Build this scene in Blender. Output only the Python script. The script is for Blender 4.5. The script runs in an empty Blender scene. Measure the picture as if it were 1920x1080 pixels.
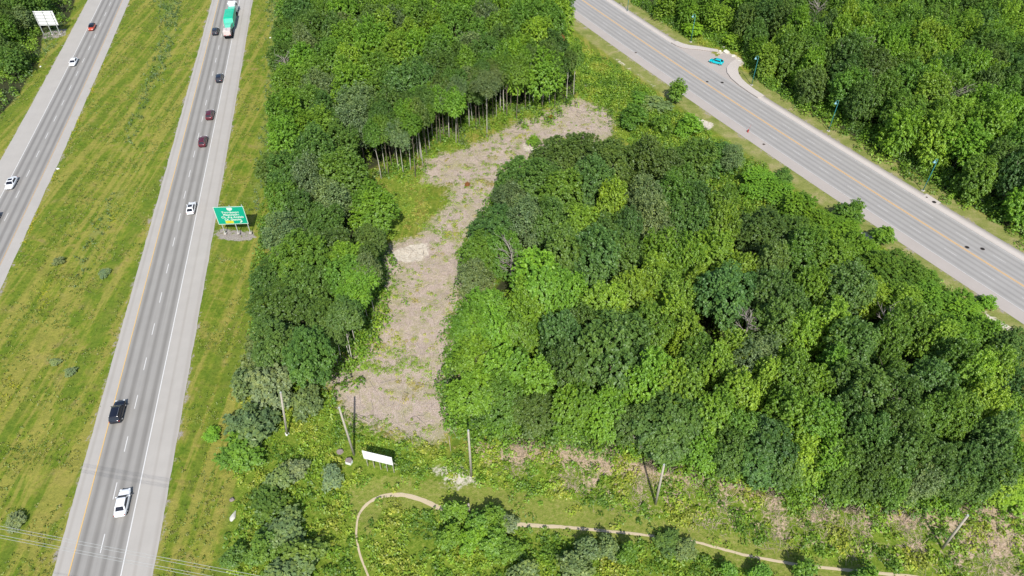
import bpy, bmesh, math, random
import numpy as np
from mathutils import Vector, Matrix

# ------------------------------------------------------------------ camera, sky, sun, exposure
R = math.radians
SC = bpy.context.scene
COL = SC.collection
FPX, PITCH, HC = 1331.0, R(43.7), 102.0          # focal length (px at 1920 wide), downward pitch, flying height
cd = bpy.data.cameras.new('camera')
cd.sensor_width = 36.0
cd.lens = FPX / 1920 * 36
cd.clip_start = 0.5
cd.clip_end = 9000
cam = bpy.data.objects.new('camera', cd)
COL.objects.link(cam)
cam.location = (0, 0, HC)
cam.rotation_euler = (R(90) - PITCH, 0, 0)
SC.camera = cam

SUN_EL, SUN_AZ = R(46.5), R(96.0)                # elevation; direction in which the shadows fall (from +x)
world = bpy.data.worlds.new('World')
SC.world = world
world.use_nodes = True
wn = world.node_tree
bg = wn.nodes['Background']
sky = wn.nodes.new('ShaderNodeTexSky')
sky.sky_type = 'NISHITA'
sky.sun_disc = False
sky.sun_elevation = SUN_EL
to_sun = Vector((-math.cos(SUN_AZ) * math.cos(SUN_EL), -math.sin(SUN_AZ) * math.cos(SUN_EL), math.sin(SUN_EL)))
sky.sun_rotation = math.atan2(to_sun.x, to_sun.y)
wn.links.new(sky.outputs[0], bg.inputs[0])
bg.inputs[1].default_value = 0.13
ld = bpy.data.lights.new('sun', 'SUN')
ld.energy = 4.6
ld.angle = R(0.53)
ld.color = (1.0, 0.965, 0.90)
sun = bpy.data.objects.new('sun', ld)
COL.objects.link(sun)
sun.rotation_euler = (-to_sun).to_track_quat('-Z', 'Y').to_euler()
sun.location = to_sun * 300
SC.view_settings.view_transform = 'Standard'
SC.view_settings.look = 'None'
SC.view_settings.exposure = 0.16
SC.view_settings.gamma = 1.0
SC.cycles.max_bounces = 6
SC.cycles.diffuse_bounces = 3
SC.cycles.transmission_bounces = 4
SC.cycles.transparent_max_bounces = 4

# ------------------------------------------------------------------ helpers
rng = np.random.default_rng(7)
random.seed(7)
KW = 1.42                                        # how bright a white sunlit ground renders


def lin(c):
    c = c / 255.0
    return c / 12.92 if c <= 0.04045 else ((c + 0.055) / 1.055) ** 2.4


def C(r, g, b, k=1.0):
    return tuple(min(0.88, lin(v) / KW * k) for v in (r, g, b)) + (1.0,)


def G(px, py, z=0.0):
    """point of the place at height z that stands at the given spot of the survey photograph"""
    s, c = math.sin(PITCH), math.cos(PITCH)
    u, v = (px - 960) / FPX, (py - 540) / FPX
    t = (HC - z) / (s + v * c)
    return (u * t, (c - v * s) * t)


def PX(x, y, z=0.0):
    s, c = math.sin(PITCH), math.cos(PITCH)
    dz = z - HC
    Z = y * c - dz * s
    return 960 + FPX * x / Z, 540 - FPX * (y * s + dz * c) / Z, Z


def gp(pts, z=0.0):
    return [G(p[0], p[1], z) for p in pts]


def tag(o, label=None, cat=None, group=None, kind=None):
    if label:
        o['label'] = label
    if cat:
        o['category'] = cat
    if group:
        o['group'] = group
    if kind:
        o['kind'] = kind
    return o


def empty(name, loc, rz=0.0, **kw):
    o = bpy.data.objects.new(name, None)
    o.empty_display_size = 0.3
    COL.objects.link(o)
    o.location = loc
    o.rotation_euler = (0, 0, rz)
    tag(o, **kw)
    return o


def link(name, me, mats=None, parent=None):
    o = bpy.data.objects.new(name, me)
    if mats is not None and not me.materials:
        for m in (mats if isinstance(mats, (list, tuple)) else [mats]):
            me.materials.append(m)
    COL.objects.link(o)
    if parent:
        o.parent = parent
    return o


def quadmesh(name, V, Q):
    me = bpy.data.meshes.new(name)
    nV, nQ = len(V), len(Q)
    me.vertices.add(nV)
    me.vertices.foreach_set('co', np.asarray(V, dtype=np.float32).ravel())
    me.loops.add(nQ * 4)
    me.loops.foreach_set('vertex_index', np.asarray(Q, dtype=np.int32).ravel())
    me.polygons.add(nQ)
    me.polygons.foreach_set('loop_start', np.arange(0, nQ * 4, 4, dtype=np.int32))
    me.update(calc_edges=True)
    return me


class MB:
    def __init__(s):
        s.bm = bmesh.new()

    def box(s, cx, cy, cz, sx, sy, sz, rot=None, bev=0.0):
        r = bmesh.ops.create_cube(s.bm, size=1)
        vs = r['verts']
        M = Matrix.Translation((cx, cy, cz))
        if rot is not None:
            M = M @ rot.to_4x4()
        M = M @ Matrix.Diagonal((sx, sy, sz, 1))
        bmesh.ops.transform(s.bm, matrix=M, verts=vs)
        if bev:
            es = {e for v in vs for e in v.link_edges}
            bmesh.ops.bevel(s.bm, geom=list(es), offset=bev, segments=2, affect='EDGES', profile=0.5)
        return s

    def tube(s, pts, rad, n=8, cap=True):
        rings = []
        P = [Vector(p) for p in pts]
        if not isinstance(rad, (list, tuple)):
            rad = [rad] * len(P)
        for i, p in enumerate(P):
            d = (P[min(i + 1, len(P) - 1)] - P[max(i - 1, 0)]).normalized()
            a = d.cross(Vector((0, 1, 0.03)))
            if a.length < 0.05:
                a = d.cross(Vector((1, 0, 0)))
            a.normalize()
            b = d.cross(a)
            rings.append([s.bm.verts.new(p + (a * math.cos(t) + b * math.sin(t)) * rad[i])
                          for t in [2 * math.pi * k / n for k in range(n)]])
        for r0, r1 in zip(rings, rings[1:]):
            for k in range(n):
                f = s.bm.faces.new((r0[k], r0[(k + 1) % n], r1[(k + 1) % n], r1[k]))
                f.smooth = True
        if cap:
            s.bm.faces.new(rings[0][::-1])
            s.bm.faces.new(rings[-1])
        return s

    def loft(s, rings, smooth=True, cap=True):
        rr = [[s.bm.verts.new(p) for p in r] for r in rings]
        n = len(rr[0])
        for r0, r1 in zip(rr, rr[1:]):
            for k in range(n):
                f = s.bm.faces.new((r0[k], r0[(k + 1) % n], r1[(k + 1) % n], r1[k]))
                f.smooth = smooth
        if cap:
            s.bm.faces.new(rr[0][::-1])
            s.bm.faces.new(rr[-1])
        return s

    def poly(s, pts, th=0.0):
        vs = [s.bm.verts.new(p) for p in pts]
        f = s.bm.faces.new(vs)
        if th:
            r = bmesh.ops.extrude_face_region(s.bm, geom=[f])
            nv = [v for v in r['geom'] if isinstance(v, bmesh.types.BMVert)]
            f.normal_update()
            bmesh.ops.translate(s.bm, vec=-f.normal * th, verts=nv)
        return s

    def build(s, name, mat, parent=None):
        bmesh.ops.recalc_face_normals(s.bm, faces=s.bm.faces[:])
        me = bpy.data.meshes.new(name)
        s.bm.to_mesh(me)
        s.bm.free()
        return link(name, me, mat, parent)


# ------------------------------------------------------------------ materials
def nmat(name):
    m = bpy.data.materials.new(name)
    m.use_nodes = True
    nt = m.node_tree
    return m, nt, nt.nodes['Principled BSDF']


def N(nt, typ, **kw):
    n = nt.nodes.new(typ)
    for k, v in kw.items():
        if k.startswith('i_'):
            key = k[2:]
            n.inputs[int(key) if key.isdigit() else key].default_value = v
        else:
            setattr(n, k, v)
    return n


def noise(nt, scale, detail=4, rough=0.6, coord=None, dist=0.0):
    n = N(nt, 'ShaderNodeTexNoise')
    n.inputs['Scale'].default_value = scale
    n.inputs['Detail'].default_value = detail
    n.inputs['Roughness'].default_value = rough
    n.inputs['Distortion'].default_value = dist
    if coord is not None:
        nt.links.new(coord, n.inputs['Vector'])
    return n.outputs['Fac']


def ramp(nt, fac, stops):
    r = N(nt, 'ShaderNodeValToRGB')
    e = r.color_ramp.elements
    e[0].position, e[0].color = stops[0]
    e[1].position, e[1].color = stops[-1]
    for p, c in stops[1:-1]:
        x = e.new(p)
        x.color = c
    nt.links.new(fac, r.inputs[0])
    return r.outputs[0]


def math_(nt, op, a, b=None, c=None, clamp=False):
    n = N(nt, 'ShaderNodeMath', operation=op, use_clamp=clamp)
    for i, v in enumerate((a, b, c)):
        if v is None:
            continue
        if isinstance(v, (int, float)):
            n.inputs[i].default_value = v
        else:
            nt.links.new(v, n.inputs[i])
    return n.outputs[0]


def mix(nt, fac, a, b, mode='MIX'):
    n = N(nt, 'ShaderNodeMix', data_type='RGBA', blend_type=mode)
    for i, v in ((0, fac), (6, a), (7, b)):
        if isinstance(v, (int, float)):
            n.inputs[i].default_value = v
        elif isinstance(v, tuple):
            n.inputs[i].default_value = v
        else:
            nt.links.new(v, n.inputs[i])
    return n.outputs[2]


def bump(nt, bsdf, h, strength=0.5, dist=0.1):
    b = N(nt, 'ShaderNodeBump')
    b.inputs['Strength'].default_value = strength
    b.inputs['Distance'].default_value = dist
    nt.links.new(h, b.inputs['Height'])
    nt.links.new(b.outputs[0], bsdf.inputs['Normal'])


def simple(name, col, rough=0.6, spec=0.3, metal=0.0, var=0.12, scale=3.0, coat=0.0):
    m, nt, b = nmat(name)
    tc = N(nt, 'ShaderNodeTexCoord').outputs['Object']
    f = noise(nt, scale, 4, 0.6, tc)
    lo = tuple(c * (1 - var) for c in col[:3]) + (1,)
    hi = tuple(min(1, c * (1 + var)) for c in col[:3]) + (1,)
    nt.links.new(ramp(nt, f, [(0.3, lo), (0.7, hi)]), b.inputs['Base Color'])
    b.inputs['Roughness'].default_value = rough
    b.inputs['Specular IOR Level'].default_value = spec
    b.inputs['Metallic'].default_value = metal
    b.inputs['Coat Weight'].default_value = coat
    return m


def leafmat(name, attr_colour):
    m, nt, b = nmat(name)
    nt.nodes.remove(b)
    out = nt.nodes['Material Output']
    va = N(nt, 'ShaderNodeAttribute', attribute_name='var')
    if attr_colour:
        base = N(nt, 'ShaderNodeAttribute', attribute_name='tint').outputs['Color']
    else:
        base = N(nt, 'ShaderNodeObjectInfo').outputs['Color']
    # var 0..1: leaf by leaf difference (older, darker, bluer leaves; fresh, yellower ones)
    k = ramp(nt, va.outputs['Fac'], [(0.0, (0.62, 0.68, 0.85, 1)), (0.5, (1, 1, 1, 1)), (1.0, (1.42, 1.26, 0.9, 1))])
    col = mix(nt, 1.0, base, k, 'MULTIPLY')
    d = N(nt, 'ShaderNodeBsdfDiffuse')
    t = N(nt, 'ShaderNodeBsdfTranslucent')
    g = N(nt, 'ShaderNodeBsdfGlossy')
    g.inputs['Roughness'].default_value = 0.5
    g.inputs['Color'].default_value = (0.8, 0.85, 0.8, 1)
    nt.links.new(col, d.inputs[0])
    nt.links.new(mix(nt, 1.0, col, (1.05, 1.15, 0.5, 1), 'MULTIPLY'), t.inputs[0])
    m1 = N(nt, 'ShaderNodeMixShader')
    m1.inputs[0].default_value = 0.32
    nt.links.new(d.outputs[0], m1.inputs[1])
    nt.links.new(t.outputs[0], m1.inputs[2])
    m2 = N(nt, 'ShaderNodeMixShader')
    m2.inputs[0].default_value = 0.035
    nt.links.new(m1.outputs[0], m2.inputs[1])
    nt.links.new(g.outputs[0], m2.inputs[2])
    nt.links.new(m2.outputs[0], out.inputs[0])
    return m


M_LEAF = leafmat('leaf', False)
M_LEAFT = leafmat('leaf_mixed', True)
M_BARK = simple('bark', (0.19, 0.16, 0.125, 1), 0.9, 0.1, var=0.35, scale=2.5)
M_BIRCH = simple('birch_bark', (0.52, 0.48, 0.42, 1), 0.85, 0.1, var=0.25, scale=3)
M_DEAD = simple('dead_wood', (0.34, 0.30, 0.265, 1), 0.9, 0.1, var=0.3, scale=3)
M_POLE = simple('weathered_pole_wood', C(196, 188, 172), 0.9, 0.1, var=0.15, scale=1.5)
M_WHITE = simple('white_paint', (0.86, 0.86, 0.85, 1), 0.5, 0.3, var=0.06, scale=1.2)
M_STEEL = simple('galvanised_steel', C(205, 208, 205), 0.5, 0.4, var=0.12, scale=2)
M_CONC = simple('concrete', C(214, 206, 198), 0.9, 0.1, var=0.12, scale=1.2)
M_ROCK = simple('rock', C(232, 228, 215), 0.9, 0.1, var=0.2, scale=2)
M_ROCKG = simple('grey_rock', C(165, 150, 145), 0.9, 0.1, var=0.2, scale=2)
M_DARKIRON = simple('cast_iron', C(105, 92, 86), 0.7, 0.3, var=0.2)
M_RUBBER = simple('rubber', (0.02, 0.02, 0.02, 1), 0.8, 0.2)
M_GLASS = simple('car_glass', (0.012, 0.014, 0.022, 1), 0.08, 0.6, var=0.05)
M_RIM = simple('wheel_rim', (0.45, 0.46, 0.48, 1), 0.35, 0.5, 0.6)
M_LAMPG = simple('headlamp', (0.75, 0.77, 0.8, 1), 0.15, 0.6)
M_TAIL = simple('tail_lamp', (0.4, 0.02, 0.015, 1), 0.25, 0.6)
M_DARKPLASTIC = simple('dark_trim', (0.025, 0.025, 0.028, 1), 0.6, 0.3)


def asphalt(name, lane, band, tracks, across_c):
    """across the road (UV x, metres) run the tyre tracks: polished or oily strips with their own colour"""
    m, nt, b = nmat(name)
    uv = N(nt, 'ShaderNodeUVMap').outputs[0]
    sx = N(nt, 'ShaderNodeSeparateXYZ')
    nt.links.new(uv, sx.inputs[0])
    x = sx.outputs[0]
    mp = N(nt, 'ShaderNodeMapping')
    mp.inputs['Scale'].default_value = (2.6, 0.035, 1)
    nt.links.new(uv, mp.inputs[0])
    streak = noise(nt, 1.0, 3, 0.6, mp.outputs[0])
    acc = None
    for t, w in tracks:
        d = math_(nt, 'ABSOLUTE', math_(nt, 'SUBTRACT', x, t))
        g = math_(nt, 'SUBTRACT', 1.0, math_(nt, 'DIVIDE', d, w), clamp=True)
        g = math_(nt, 'SMOOTH_MIN', g, 0.8, 0.3)
        acc = g if acc is None else math_(nt, 'MAXIMUM', acc, g)
    fine = noise(nt, 14, 3, 0.7, uv)
    mid = noise(nt, 0.25, 4, 0.6, uv)
    f = math_(nt, 'ADD', acc, math_(nt, 'MULTIPLY', math_(nt, 'SUBTRACT', streak, 0.5), 0.9), clamp=True)
    col = mix(nt, f, lane, band)
    f2 = math_(nt, 'ADD', 0.82, math_(nt, 'ADD', math_(nt, 'MULTIPLY', fine, 0.16), math_(nt, 'MULTIPLY', mid, 0.2)))
    cc = N(nt, 'ShaderNodeCombineColor')
    for i in range(3):
        nt.links.new(f2, cc.inputs[i])
    col = mix(nt, 1.0, col, cc.outputs[0], 'MULTIPLY')
    nt.links.new(col, b.inputs['Base Color'])
    b.inputs['Roughness'].default_value = 0.85
    b.inputs['Specular IOR Level'].default_value = 0.2
    bump(nt, b, fine, 0.15, 0.02)
    return m


def worn(name, col, under, wear=0.42):
    """paint or thin gravel that has partly worn through"""
    m, nt, b = nmat(name)
    tc = N(nt, 'ShaderNodeTexCoord').outputs['Object']
    f = noise(nt, 1.6, 5, 0.75, tc)
    nt.links.new(ramp(nt, f, [(wear - 0.14, under), (wear, col), (1, col)]), b.inputs['Base Color'])
    b.inputs['Roughness'].default_value = 0.8
    return m


M_SHOULDER = asphalt('shoulder_asphalt', C(203, 197, 189), C(190, 183, 174), [(9.4, 0.35), (11.6, 0.5), (-1.6, 0.4)], 0)
M_LANE = asphalt('lane_asphalt', C(180, 176, 170), C(146, 142, 136),
                 [(0.85, 0.62), (2.65, 0.62), (4.75, 0.62), (6.55, 0.66)], 0)
M_AVE = asphalt('avenue_asphalt', C(188, 184, 179), C(168, 164, 160),
                [(-5.9, 0.6), (-4.3, 0.6), (-2.6, 0.5), (-1.1, 0.5), (1.1, 0.5), (2.6, 0.6), (4.4, 0.6), (6.0, 0.6)], 0)
M_APRON = asphalt('apron_asphalt', C(202, 192, 184), C(190, 180, 172), [(0, 0.1)], 0)
M_SIDEWALK = asphalt('sidewalk_concrete', C(222, 212, 203), C(205, 194, 186), [(0, 0.1)], 0)
M_PAINTW = worn('white_road_paint', C(246, 244, 240), C(198, 194, 190), 0.36)
M_PAINTWF = worn('faded_white_road_paint', C(226, 222, 218), C(190, 186, 184), 0.46)
M_PAINTY = worn('yellow_road_paint', C(250, 206, 128), C(214, 186, 150), 0.38)
M_PAINTYA = worn('faded_yellow_road_paint', C(238, 196, 140), C(205, 182, 158), 0.44)
M_GRAVEL = worn('gravel', C(196, 184, 172), C(160, 150, 120), 0.45)
M_DIRT = worn('trodden_dirt', C(226, 206, 172), C(172, 168, 96), 0.42)

# ------------------------------------------------------------------ road lines
def qfit(P):
    ys = np.array([p[1] for p in P])
    xs = np.array([p[0] for p in P])
    y0, y1 = ys.min(), ys.max()
    k = np.polyfit(ys, xs, 2)
    dk = np.polyder(k)

    def f(y):
        y = np.asarray(y, dtype=float)
        yc = np.clip(y, y0, y1)
        return np.polyval(k, yc) + np.polyval(dk, yc) * (y - yc)
    return f


f_hw = qfit([(-64.8, 45.9), (-69.5, 71), (-76.4, 106.7), (-87.2, 161.8), (-106.0, 257.4)])
f_wh = qfit([(-108.6, 105.9), (-114.0, 133.0), (-120.1, 161.8), (-140.7, 257.4)])
f_av = qfit([(25.1, 257.4), (75.0, 161.8), (106.8, 107.4), (49.3, 212.0)])


def path_pts(f, y0=-150, y1=700, n=260):
    ys = np.linspace(y0, y1, n)
    P = np.stack([f(ys), ys], 1)
    T = np.gradient(P, axis=0)
    T /= np.linalg.norm(T, axis=1)[:, None]
    Nn = np.stack([T[:, 1], -T[:, 0]], 1)          # to the right when looking along +y
    S = np.concatenate([[0], np.cumsum(np.linalg.norm(np.diff(P, axis=0), axis=1))])
    return P, Nn, S


def strip_geo(P, Nn, S, a, b, z, s0=None, s1=None, jitter=0.0, cross=1):
    if s0 is not None:
        ss = np.linspace(s0, s1, max(2, int((s1 - s0) / 3) + 2))
        P = np.stack([np.interp(ss, S, P[:, i]) for i in (0, 1)], 1)
        Nn = np.stack([np.interp(ss, S, Nn[:, i]) for i in (0, 1)], 1)
        S = ss
    n = len(P)
    V, UV = [], []
    JA, JB = [np.convolve(rng.normal(size=n + 8), np.ones(9) / 4.0, 'valid') for _ in (0, 1)]
    for i in range(n):
        ja, jb = JA[i] * jitter, JB[i] * jitter
        for off in (a + ja, b + jb):
            q = P[i] + Nn[i] * off
            V.append((q[0], q[1], z))
            UV.append((off, S[i]))
    Q = [(2 * i, 2 * i + 1, 2 * i + 3, 2 * i + 2) for i in range(n - 1)]
    return V, UV, Q


def strips(name, parts, mat):
    V, UV, Q = [], [], []
    for v, u, q in parts:
        k = len(V)
        V += v
        UV += u
        Q += [tuple(i + k for i in f) for f in q]
    me = quadmesh(name, V, Q)
    uvl = me.uv_layers.new(name='UVMap')
    arr = np.array([UV[i] for f in Q for i in f], dtype=np.float32)
    uvl.data.foreach_set('uv', arr.ravel())
    o = link(name, me, mat)
    o['kind'] = 'structure'
    return o


def dense(fn, y0=20, y1=300):
    return path_pts(fn, y0, y1, 520)


Phw, Nhw, Shw = path_pts(f_hw)
Pwh, Nwh, Swh = path_pts(f_wh)
Pav, Nav, Sav = path_pts(f_av)


def s_at(P, S, y):
    return float(np.interp(y, P[:, 1], S))


def soft_strip(fn, a, b, z, j):
    P, Nn, S = path_pts(fn, -60, 420, 1500)
    return strip_geo(P, Nn, S, a, b, z, jitter=j)


# highway with both carriageways
strips('highway_shoulder', [soft_strip(f_hw, -2.35, 12.1, 0.03, 0.05)], M_SHOULDER)
strips('highway', [strip_geo(Phw, Nhw, Shw, 0.1, 7.5, 0.045)], M_LANE)
strips('highway_shoulder', [soft_strip(f_wh, -12.3, 2.45, 0.03, 0.05)], M_SHOULDER)
M_LANE2 = asphalt('lane_asphalt_west', C(180, 176, 170), C(144, 140, 136),
                  [(-0.9, 0.6), (-2.7, 0.6), (-4.7, 0.6), (-6.5, 0.62)], 0)
strips('highway', [strip_geo(Pwh, Nwh, Swh, -7.4, -0.1, 0.045)], M_LANE2)


def dashes(P, Nn, S, off, sc, per, ln, wd, z, n=40):
    out = []
    for k in range(-n, n):
        s = sc + k * per
        if s < 60 or s > S[-1] - 60:
            continue
        out.append(strip_geo(P, Nn, S, off - wd / 2, off + wd / 2, z, s - ln / 2, s + ln / 2))
    return out


def s_px(P, S, px, py):
    x, y = G(px, py)
    return s_at(P, S, y)


strips('lane_marking', [strip_geo(Phw, Nhw, Shw, 7.42, 7.60, 0.06)] +
       dashes(Phw, Nhw, Shw, 3.8, s_at(Phw, Shw, 76.65), 9.0, 3.1, 0.14, 0.06), M_PAINTW)
strips('lane_marking', [strip_geo(Phw, Nhw, Shw, -0.07, 0.08, 0.06)], M_PAINTY)
strips('lane_marking', [strip_geo(Pwh, Nwh, Swh, -7.52, -7.36, 0.06)] +
       dashes(Pwh, Nwh, Swh, -3.75, s_px(Pwh, Swh, 53.7, 322), 9.0, 3.1, 0.14, 0.06), M_PAINTW)
strips('lane_marking', [strip_geo(Pwh, Nwh, Swh, -0.07, 0.06, 0.06)], M_PAINTYA)

# avenue
sA = s_px(Pav, Sav, 1428, 196)
sB = s_px(Pav, Sav, 1262, 90)
strips('road', [strip_geo(Pav, Nav, Sav, -7.0, 7.42, 0.045)], M_AVE)
strips('road_shoulder', [soft_strip(f_av, -10.4, -6.9, 0.03, 0.03)], M_APRON)
strips('lane_marking', [strip_geo(Pav, Nav, Sav, -7.08, -6.9, 0.06), strip_geo(Pav, Nav, Sav, 6.95, 7.06, 0.06)] +
       dashes(Pav, Nav, Sav, -3.55, s_px(Pav, Sav, 1585.5, 346.5), 9.0, 3.0, 0.13, 0.06) +
       dashes(Pav, Nav, Sav, 3.6, s_px(Pav, Sav, 1639, 338), 9.0, 3.0, 0.13, 0.06), M_PAINTWF)
strips('lane_marking', [strip_geo(Pav, Nav, Sav, -0.27, -0.04, 0.06), strip_geo(Pav, Nav, Sav, 0.04, 0.27, 0.06)], M_PAINTYA)


def kerbwalk(s0, s1):
    n = max(2, int((s1 - s0) / 3) + 2)
    ss = np.linspace(s0, s1, n)
    P = np.stack([np.interp(ss, Sav, Pav[:, i]) for i in (0, 1)], 1)
    Nn = np.stack([np.interp(ss, Sav, Nav[:, i]) for i in (0, 1)], 1)
    prof = [(7.42, 0.0), (7.44, 0.15), (9.85, 0.16), (9.87, -0.05)]
    V, UV, Q = [], [], []
    for i in range(n):
        for off, z in prof:
            q = P[i] + Nn[i] * off
            V.append((q[0], q[1], z))
            UV.append((off, ss[i]))
    for i in range(n - 1):
        for k in range(3):
            Q.append((4 * i + k, 4 * i + k + 1, 4 * i + 5 + k, 4 * i + 4 + k))
    return V, UV, Q


strips('sidewalk', [kerbwalk(5, sA), kerbwalk(sB, Sav[-1] - 5)], M_SIDEWALK)


def sheet(name, pts, z, mat, kind='structure', th=0.0):
    mb = MB()
    mb.poly([(p[0], p[1], z) for p in pts], th)
    o = mb.build(name, mat)
    uvl = o.data.uv_layers.new(name='UVMap')
    for l in o.data.loops:
        v = o.data.vertices[l.vertex_index].co
        uvl.data[l.index].uv = (v.x + 50, v.y)
    if kind:
        o['kind'] = kind
    return o


def AV(s, off):
    return (float(np.interp(s, Sav, Pav[:, 0]) + np.interp(s, Sav, Nav[:, 0]) * off), float(np.interp(s, Sav, Pav[:, 1]) + np.interp(s, Sav, Nav[:, 1]) * off))


def SO(pts):
    return [AV(sA + (p[0] - 103.1), p[1]) for p in pts]


sheet('driveway', SO([(144, 7.0), (142.5, 8.4), (140, 9.8), (138.4, 11.8)]) + gp([(1346, 96.5), (1372, 103), (1390, 119)]) +
      SO([(123.6, 17.0), (121.8, 13.6), (119, 11.4), (115, 9.8), (110, 9.0), (103, 8.2), (102, 7.0)]), 0.038, M_APRON)
sheet('sidewalk', [AV(sB + 0.02, 7.43)] + SO([(141.6, 7.6), (139.6, 8.3), (137.8, 9.9), (136.2, 12.0)]) + gp([(1346, 98.5), (1346, 94.5)]) +
      SO([(138.2, 13.0), (139.7, 11.4), (141.4, 10.4), (142.8, 9.95)]) + [AV(sB + 0.02, 9.86)], 0.15, M_SIDEWALK, th=0.2)
sheet('sidewalk', SO([(124.9, 18.2), (123.6, 14.6), (121.8, 11.8), (119.2, 9.8), (115.8, 8.5), (111.5, 7.75), (107.0, 7.45), (103.12, 7.43),
                      (103.12, 9.86), (107.0, 9.95), (110.6, 10.3), (113.8, 11.0), (116.6, 12.2), (119.2, 14.0), (121.2, 16.4), (122.4, 18.9)]),
      0.15, M_SIDEWALK, th=0.2)
sheet('sidewalk', gp([(1729, 369), (1737, 364), (1764, 381), (1756, 386)]), 0.165, M_SIDEWALK, th=0.2)

# ------------------------------------------------------------------ ground with its regions
def resample(pts, n):
    P = np.array(pts, float)
    d = np.concatenate([[0], np.cumsum(np.linalg.norm(np.diff(P, axis=0), axis=1))])
    s = np.linspace(0, d[-1], n)
    out = np.stack([np.interp(s, d, P[:, i]) for i in (0, 1)], 1)
    for _ in range(3):
        out[1:-1] = (out[:-2] + 2 * out[1:-1] + out[2:]) / 4
    return out


def sdf(poly, X, Y, closed=True):
    """signed distance (negative inside) of points to a polygon, or distance to an open line"""
    P = np.array(poly, float)
    d2 = np.full(X.shape, 1e18)
    ins = np.zeros(X.shape, bool)
    n = len(P)
    for i in range(n if closed else n - 1):
        a, b = P[i], P[(i + 1) % n]
        ab = b - a
        L = ab @ ab + 1e-12
        t = np.clip(((X - a[0]) * ab[0] + (Y - a[1]) * ab[1]) / L, 0, 1)
        d2 = np.minimum(d2, (X - a[0] - t * ab[0]) ** 2 + (Y - a[1] - t * ab[1]) ** 2)
        if closed:
            c = ((a[1] > Y) != (b[1] > Y))
            xi = a[0] + (Y - a[1]) / (b[1] - a[1] + 1e-12) * ab[0]
            ins ^= c & (X < xi)
    d = np.sqrt(d2)
    return np.where(ins, -d, d) if closed else d


Z_A, Z_B, Z_C = 13.0, 11.0, 12.0
W_A = gp([(528, -60), (1010, -60), (1060, 10), (1085, 70), (1088, 130), (1060, 150), (1000, 160), (940, 150), (880, 165), (830, 170),
          (790, 200), (750, 235), (722, 290), (735, 340), (722, 400), (712, 450), (705, 520), (690, 560), (672, 600), (655, 640), (600, 660),
          (540, 665), (478, 640), (468, 560), (480, 470), (490, 400), (505, 300), (515, 150)], Z_A)
W_B = gp([(1000, 285), (1060, 252), (1150, 255), (1240, 262), (1300, 268), (1380, 275), (1425, 325), (1500, 375), (1590, 445), (1700, 490),
          (1790, 560), (1950, 660), (1950, 900), (1850, 900), (1750, 915), (1600, 905), (1480, 880), (1350, 845), (1240, 830), (1150, 790),
          (1000, 780), (880, 785), (840, 740), (845, 660), (855, 600), (890, 500), (885, 460), (920, 400), (940, 350), (955, 320)], 8.0)
W_C = gp([(1140, -60), (1190, 2), (1230, 30), (1280, 55), (1340, 70), (1400, 95), (1432, 150), (1500, 205), (1575, 255), (1650, 300), (1730, 345),
          (1850, 420), (1970, 480), (2090, 200), (2000, -60)], 1.0)
W_D = gp([(-60, -60), (125, -60), (105, -5), (58, 12), (50, 50), (10, 120), (-60, 190)], 9.0)
CLEARING = gp([(1080, 185), (1150, 210), (1150, 250), (1060, 300), (1010, 340), (960, 400), (950, 440), (930, 520), (900, 560), (880, 640),
               (870, 720), (870, 800), (800, 835), (740, 815), (660, 795), (630, 750), (598, 690), (650, 665), (690, 620), (690, 560),
               (705, 500), (712, 465), (760, 450), (800, 430), (835, 385), (850, 350), (790, 340), (780, 300), (860, 280), (900, 265), (960, 235), (1030, 205)])
LUSHPATCH = gp([(700, 320), (800, 315), (810, 360), (815, 400), (790, 440), (735, 460), (700, 450)])
LPS = [LUSHPATCH, gp([(600, 690), (640, 760), (700, 780), (790, 800), (880, 770), (880, 850), (740, 830), (640, 790)]), gp([(700, 350), (740, 330), (800, 300), (860, 280), (950, 240), (1050, 205), (1060, 190), (940, 205), (850, 240), (760, 290), (700, 320)]),
       gp([(640, 660), (700, 560), (740, 600), (760, 650), (720, 700), (660, 720)]), gp([(840, 600), (900, 560), (880, 700), (850, 790), (800, 800), (840, 700)]),
       gp([(860, 345), (930, 340), (905, 380), (850, 400), (820, 395)])]
LUSH = [gp([(455, 670), (585, 672), (610, 730), (650, 780), (690, 812), (740, 822), (860, 850), (1000, 850), (1240, 900), (1480, 940), (1700, 975), (1960, 1040),
            (1960, 1120), (420, 1120), (440, 900), (455, 760)]),
        gp([(1050, 40), (1100, 90), (1180, 140), (1240, 190), (1290, 240), (1350, 275), (1400, 310), (1440, 350), (1500, 395), (1570, 440), (1560, 520),
            (1380, 400), (1150, 250), (1150, 205), (1085, 180), (1060, 120)]),
        gp([(1290, 70), (1340, 85), (1385, 100), (1420, 110), (1400, 60), (1300, 40)]),
        gp([(1230, 30), (1290, 75), (1340, 88), (1350, 60), (1260, 20)])]
DRY = [gp([(650, 915), (700, 895), (900, 905), (1000, 925), (1180, 962), (1400, 1012), (1560, 1052), (1720, 1090), (1480, 1090), (1290, 1030),
           (1000, 998), (860, 968), (730, 950), (690, 1000), (655, 970)])]
BRUSH = [gp([(880, 815), (1060, 790), (1240, 835), (1480, 890), (1650, 930), (1960, 925), (1960, 1070), (1850, 1050), (1760, 1020), (1640, 975),
             (1500, 945), (1350, 915), (1200, 905), (1050, 880), (900, 870)])]
BRUSH2 = [gp([(880, 815), (1060, 790), (1240, 835), (1480, 890), (1650, 930), (1960, 925), (1960, 1110), (1700, 1075), (1500, 1035), (1300, 985),
              (1150, 950), (1000, 905), (900, 880)])]
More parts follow.
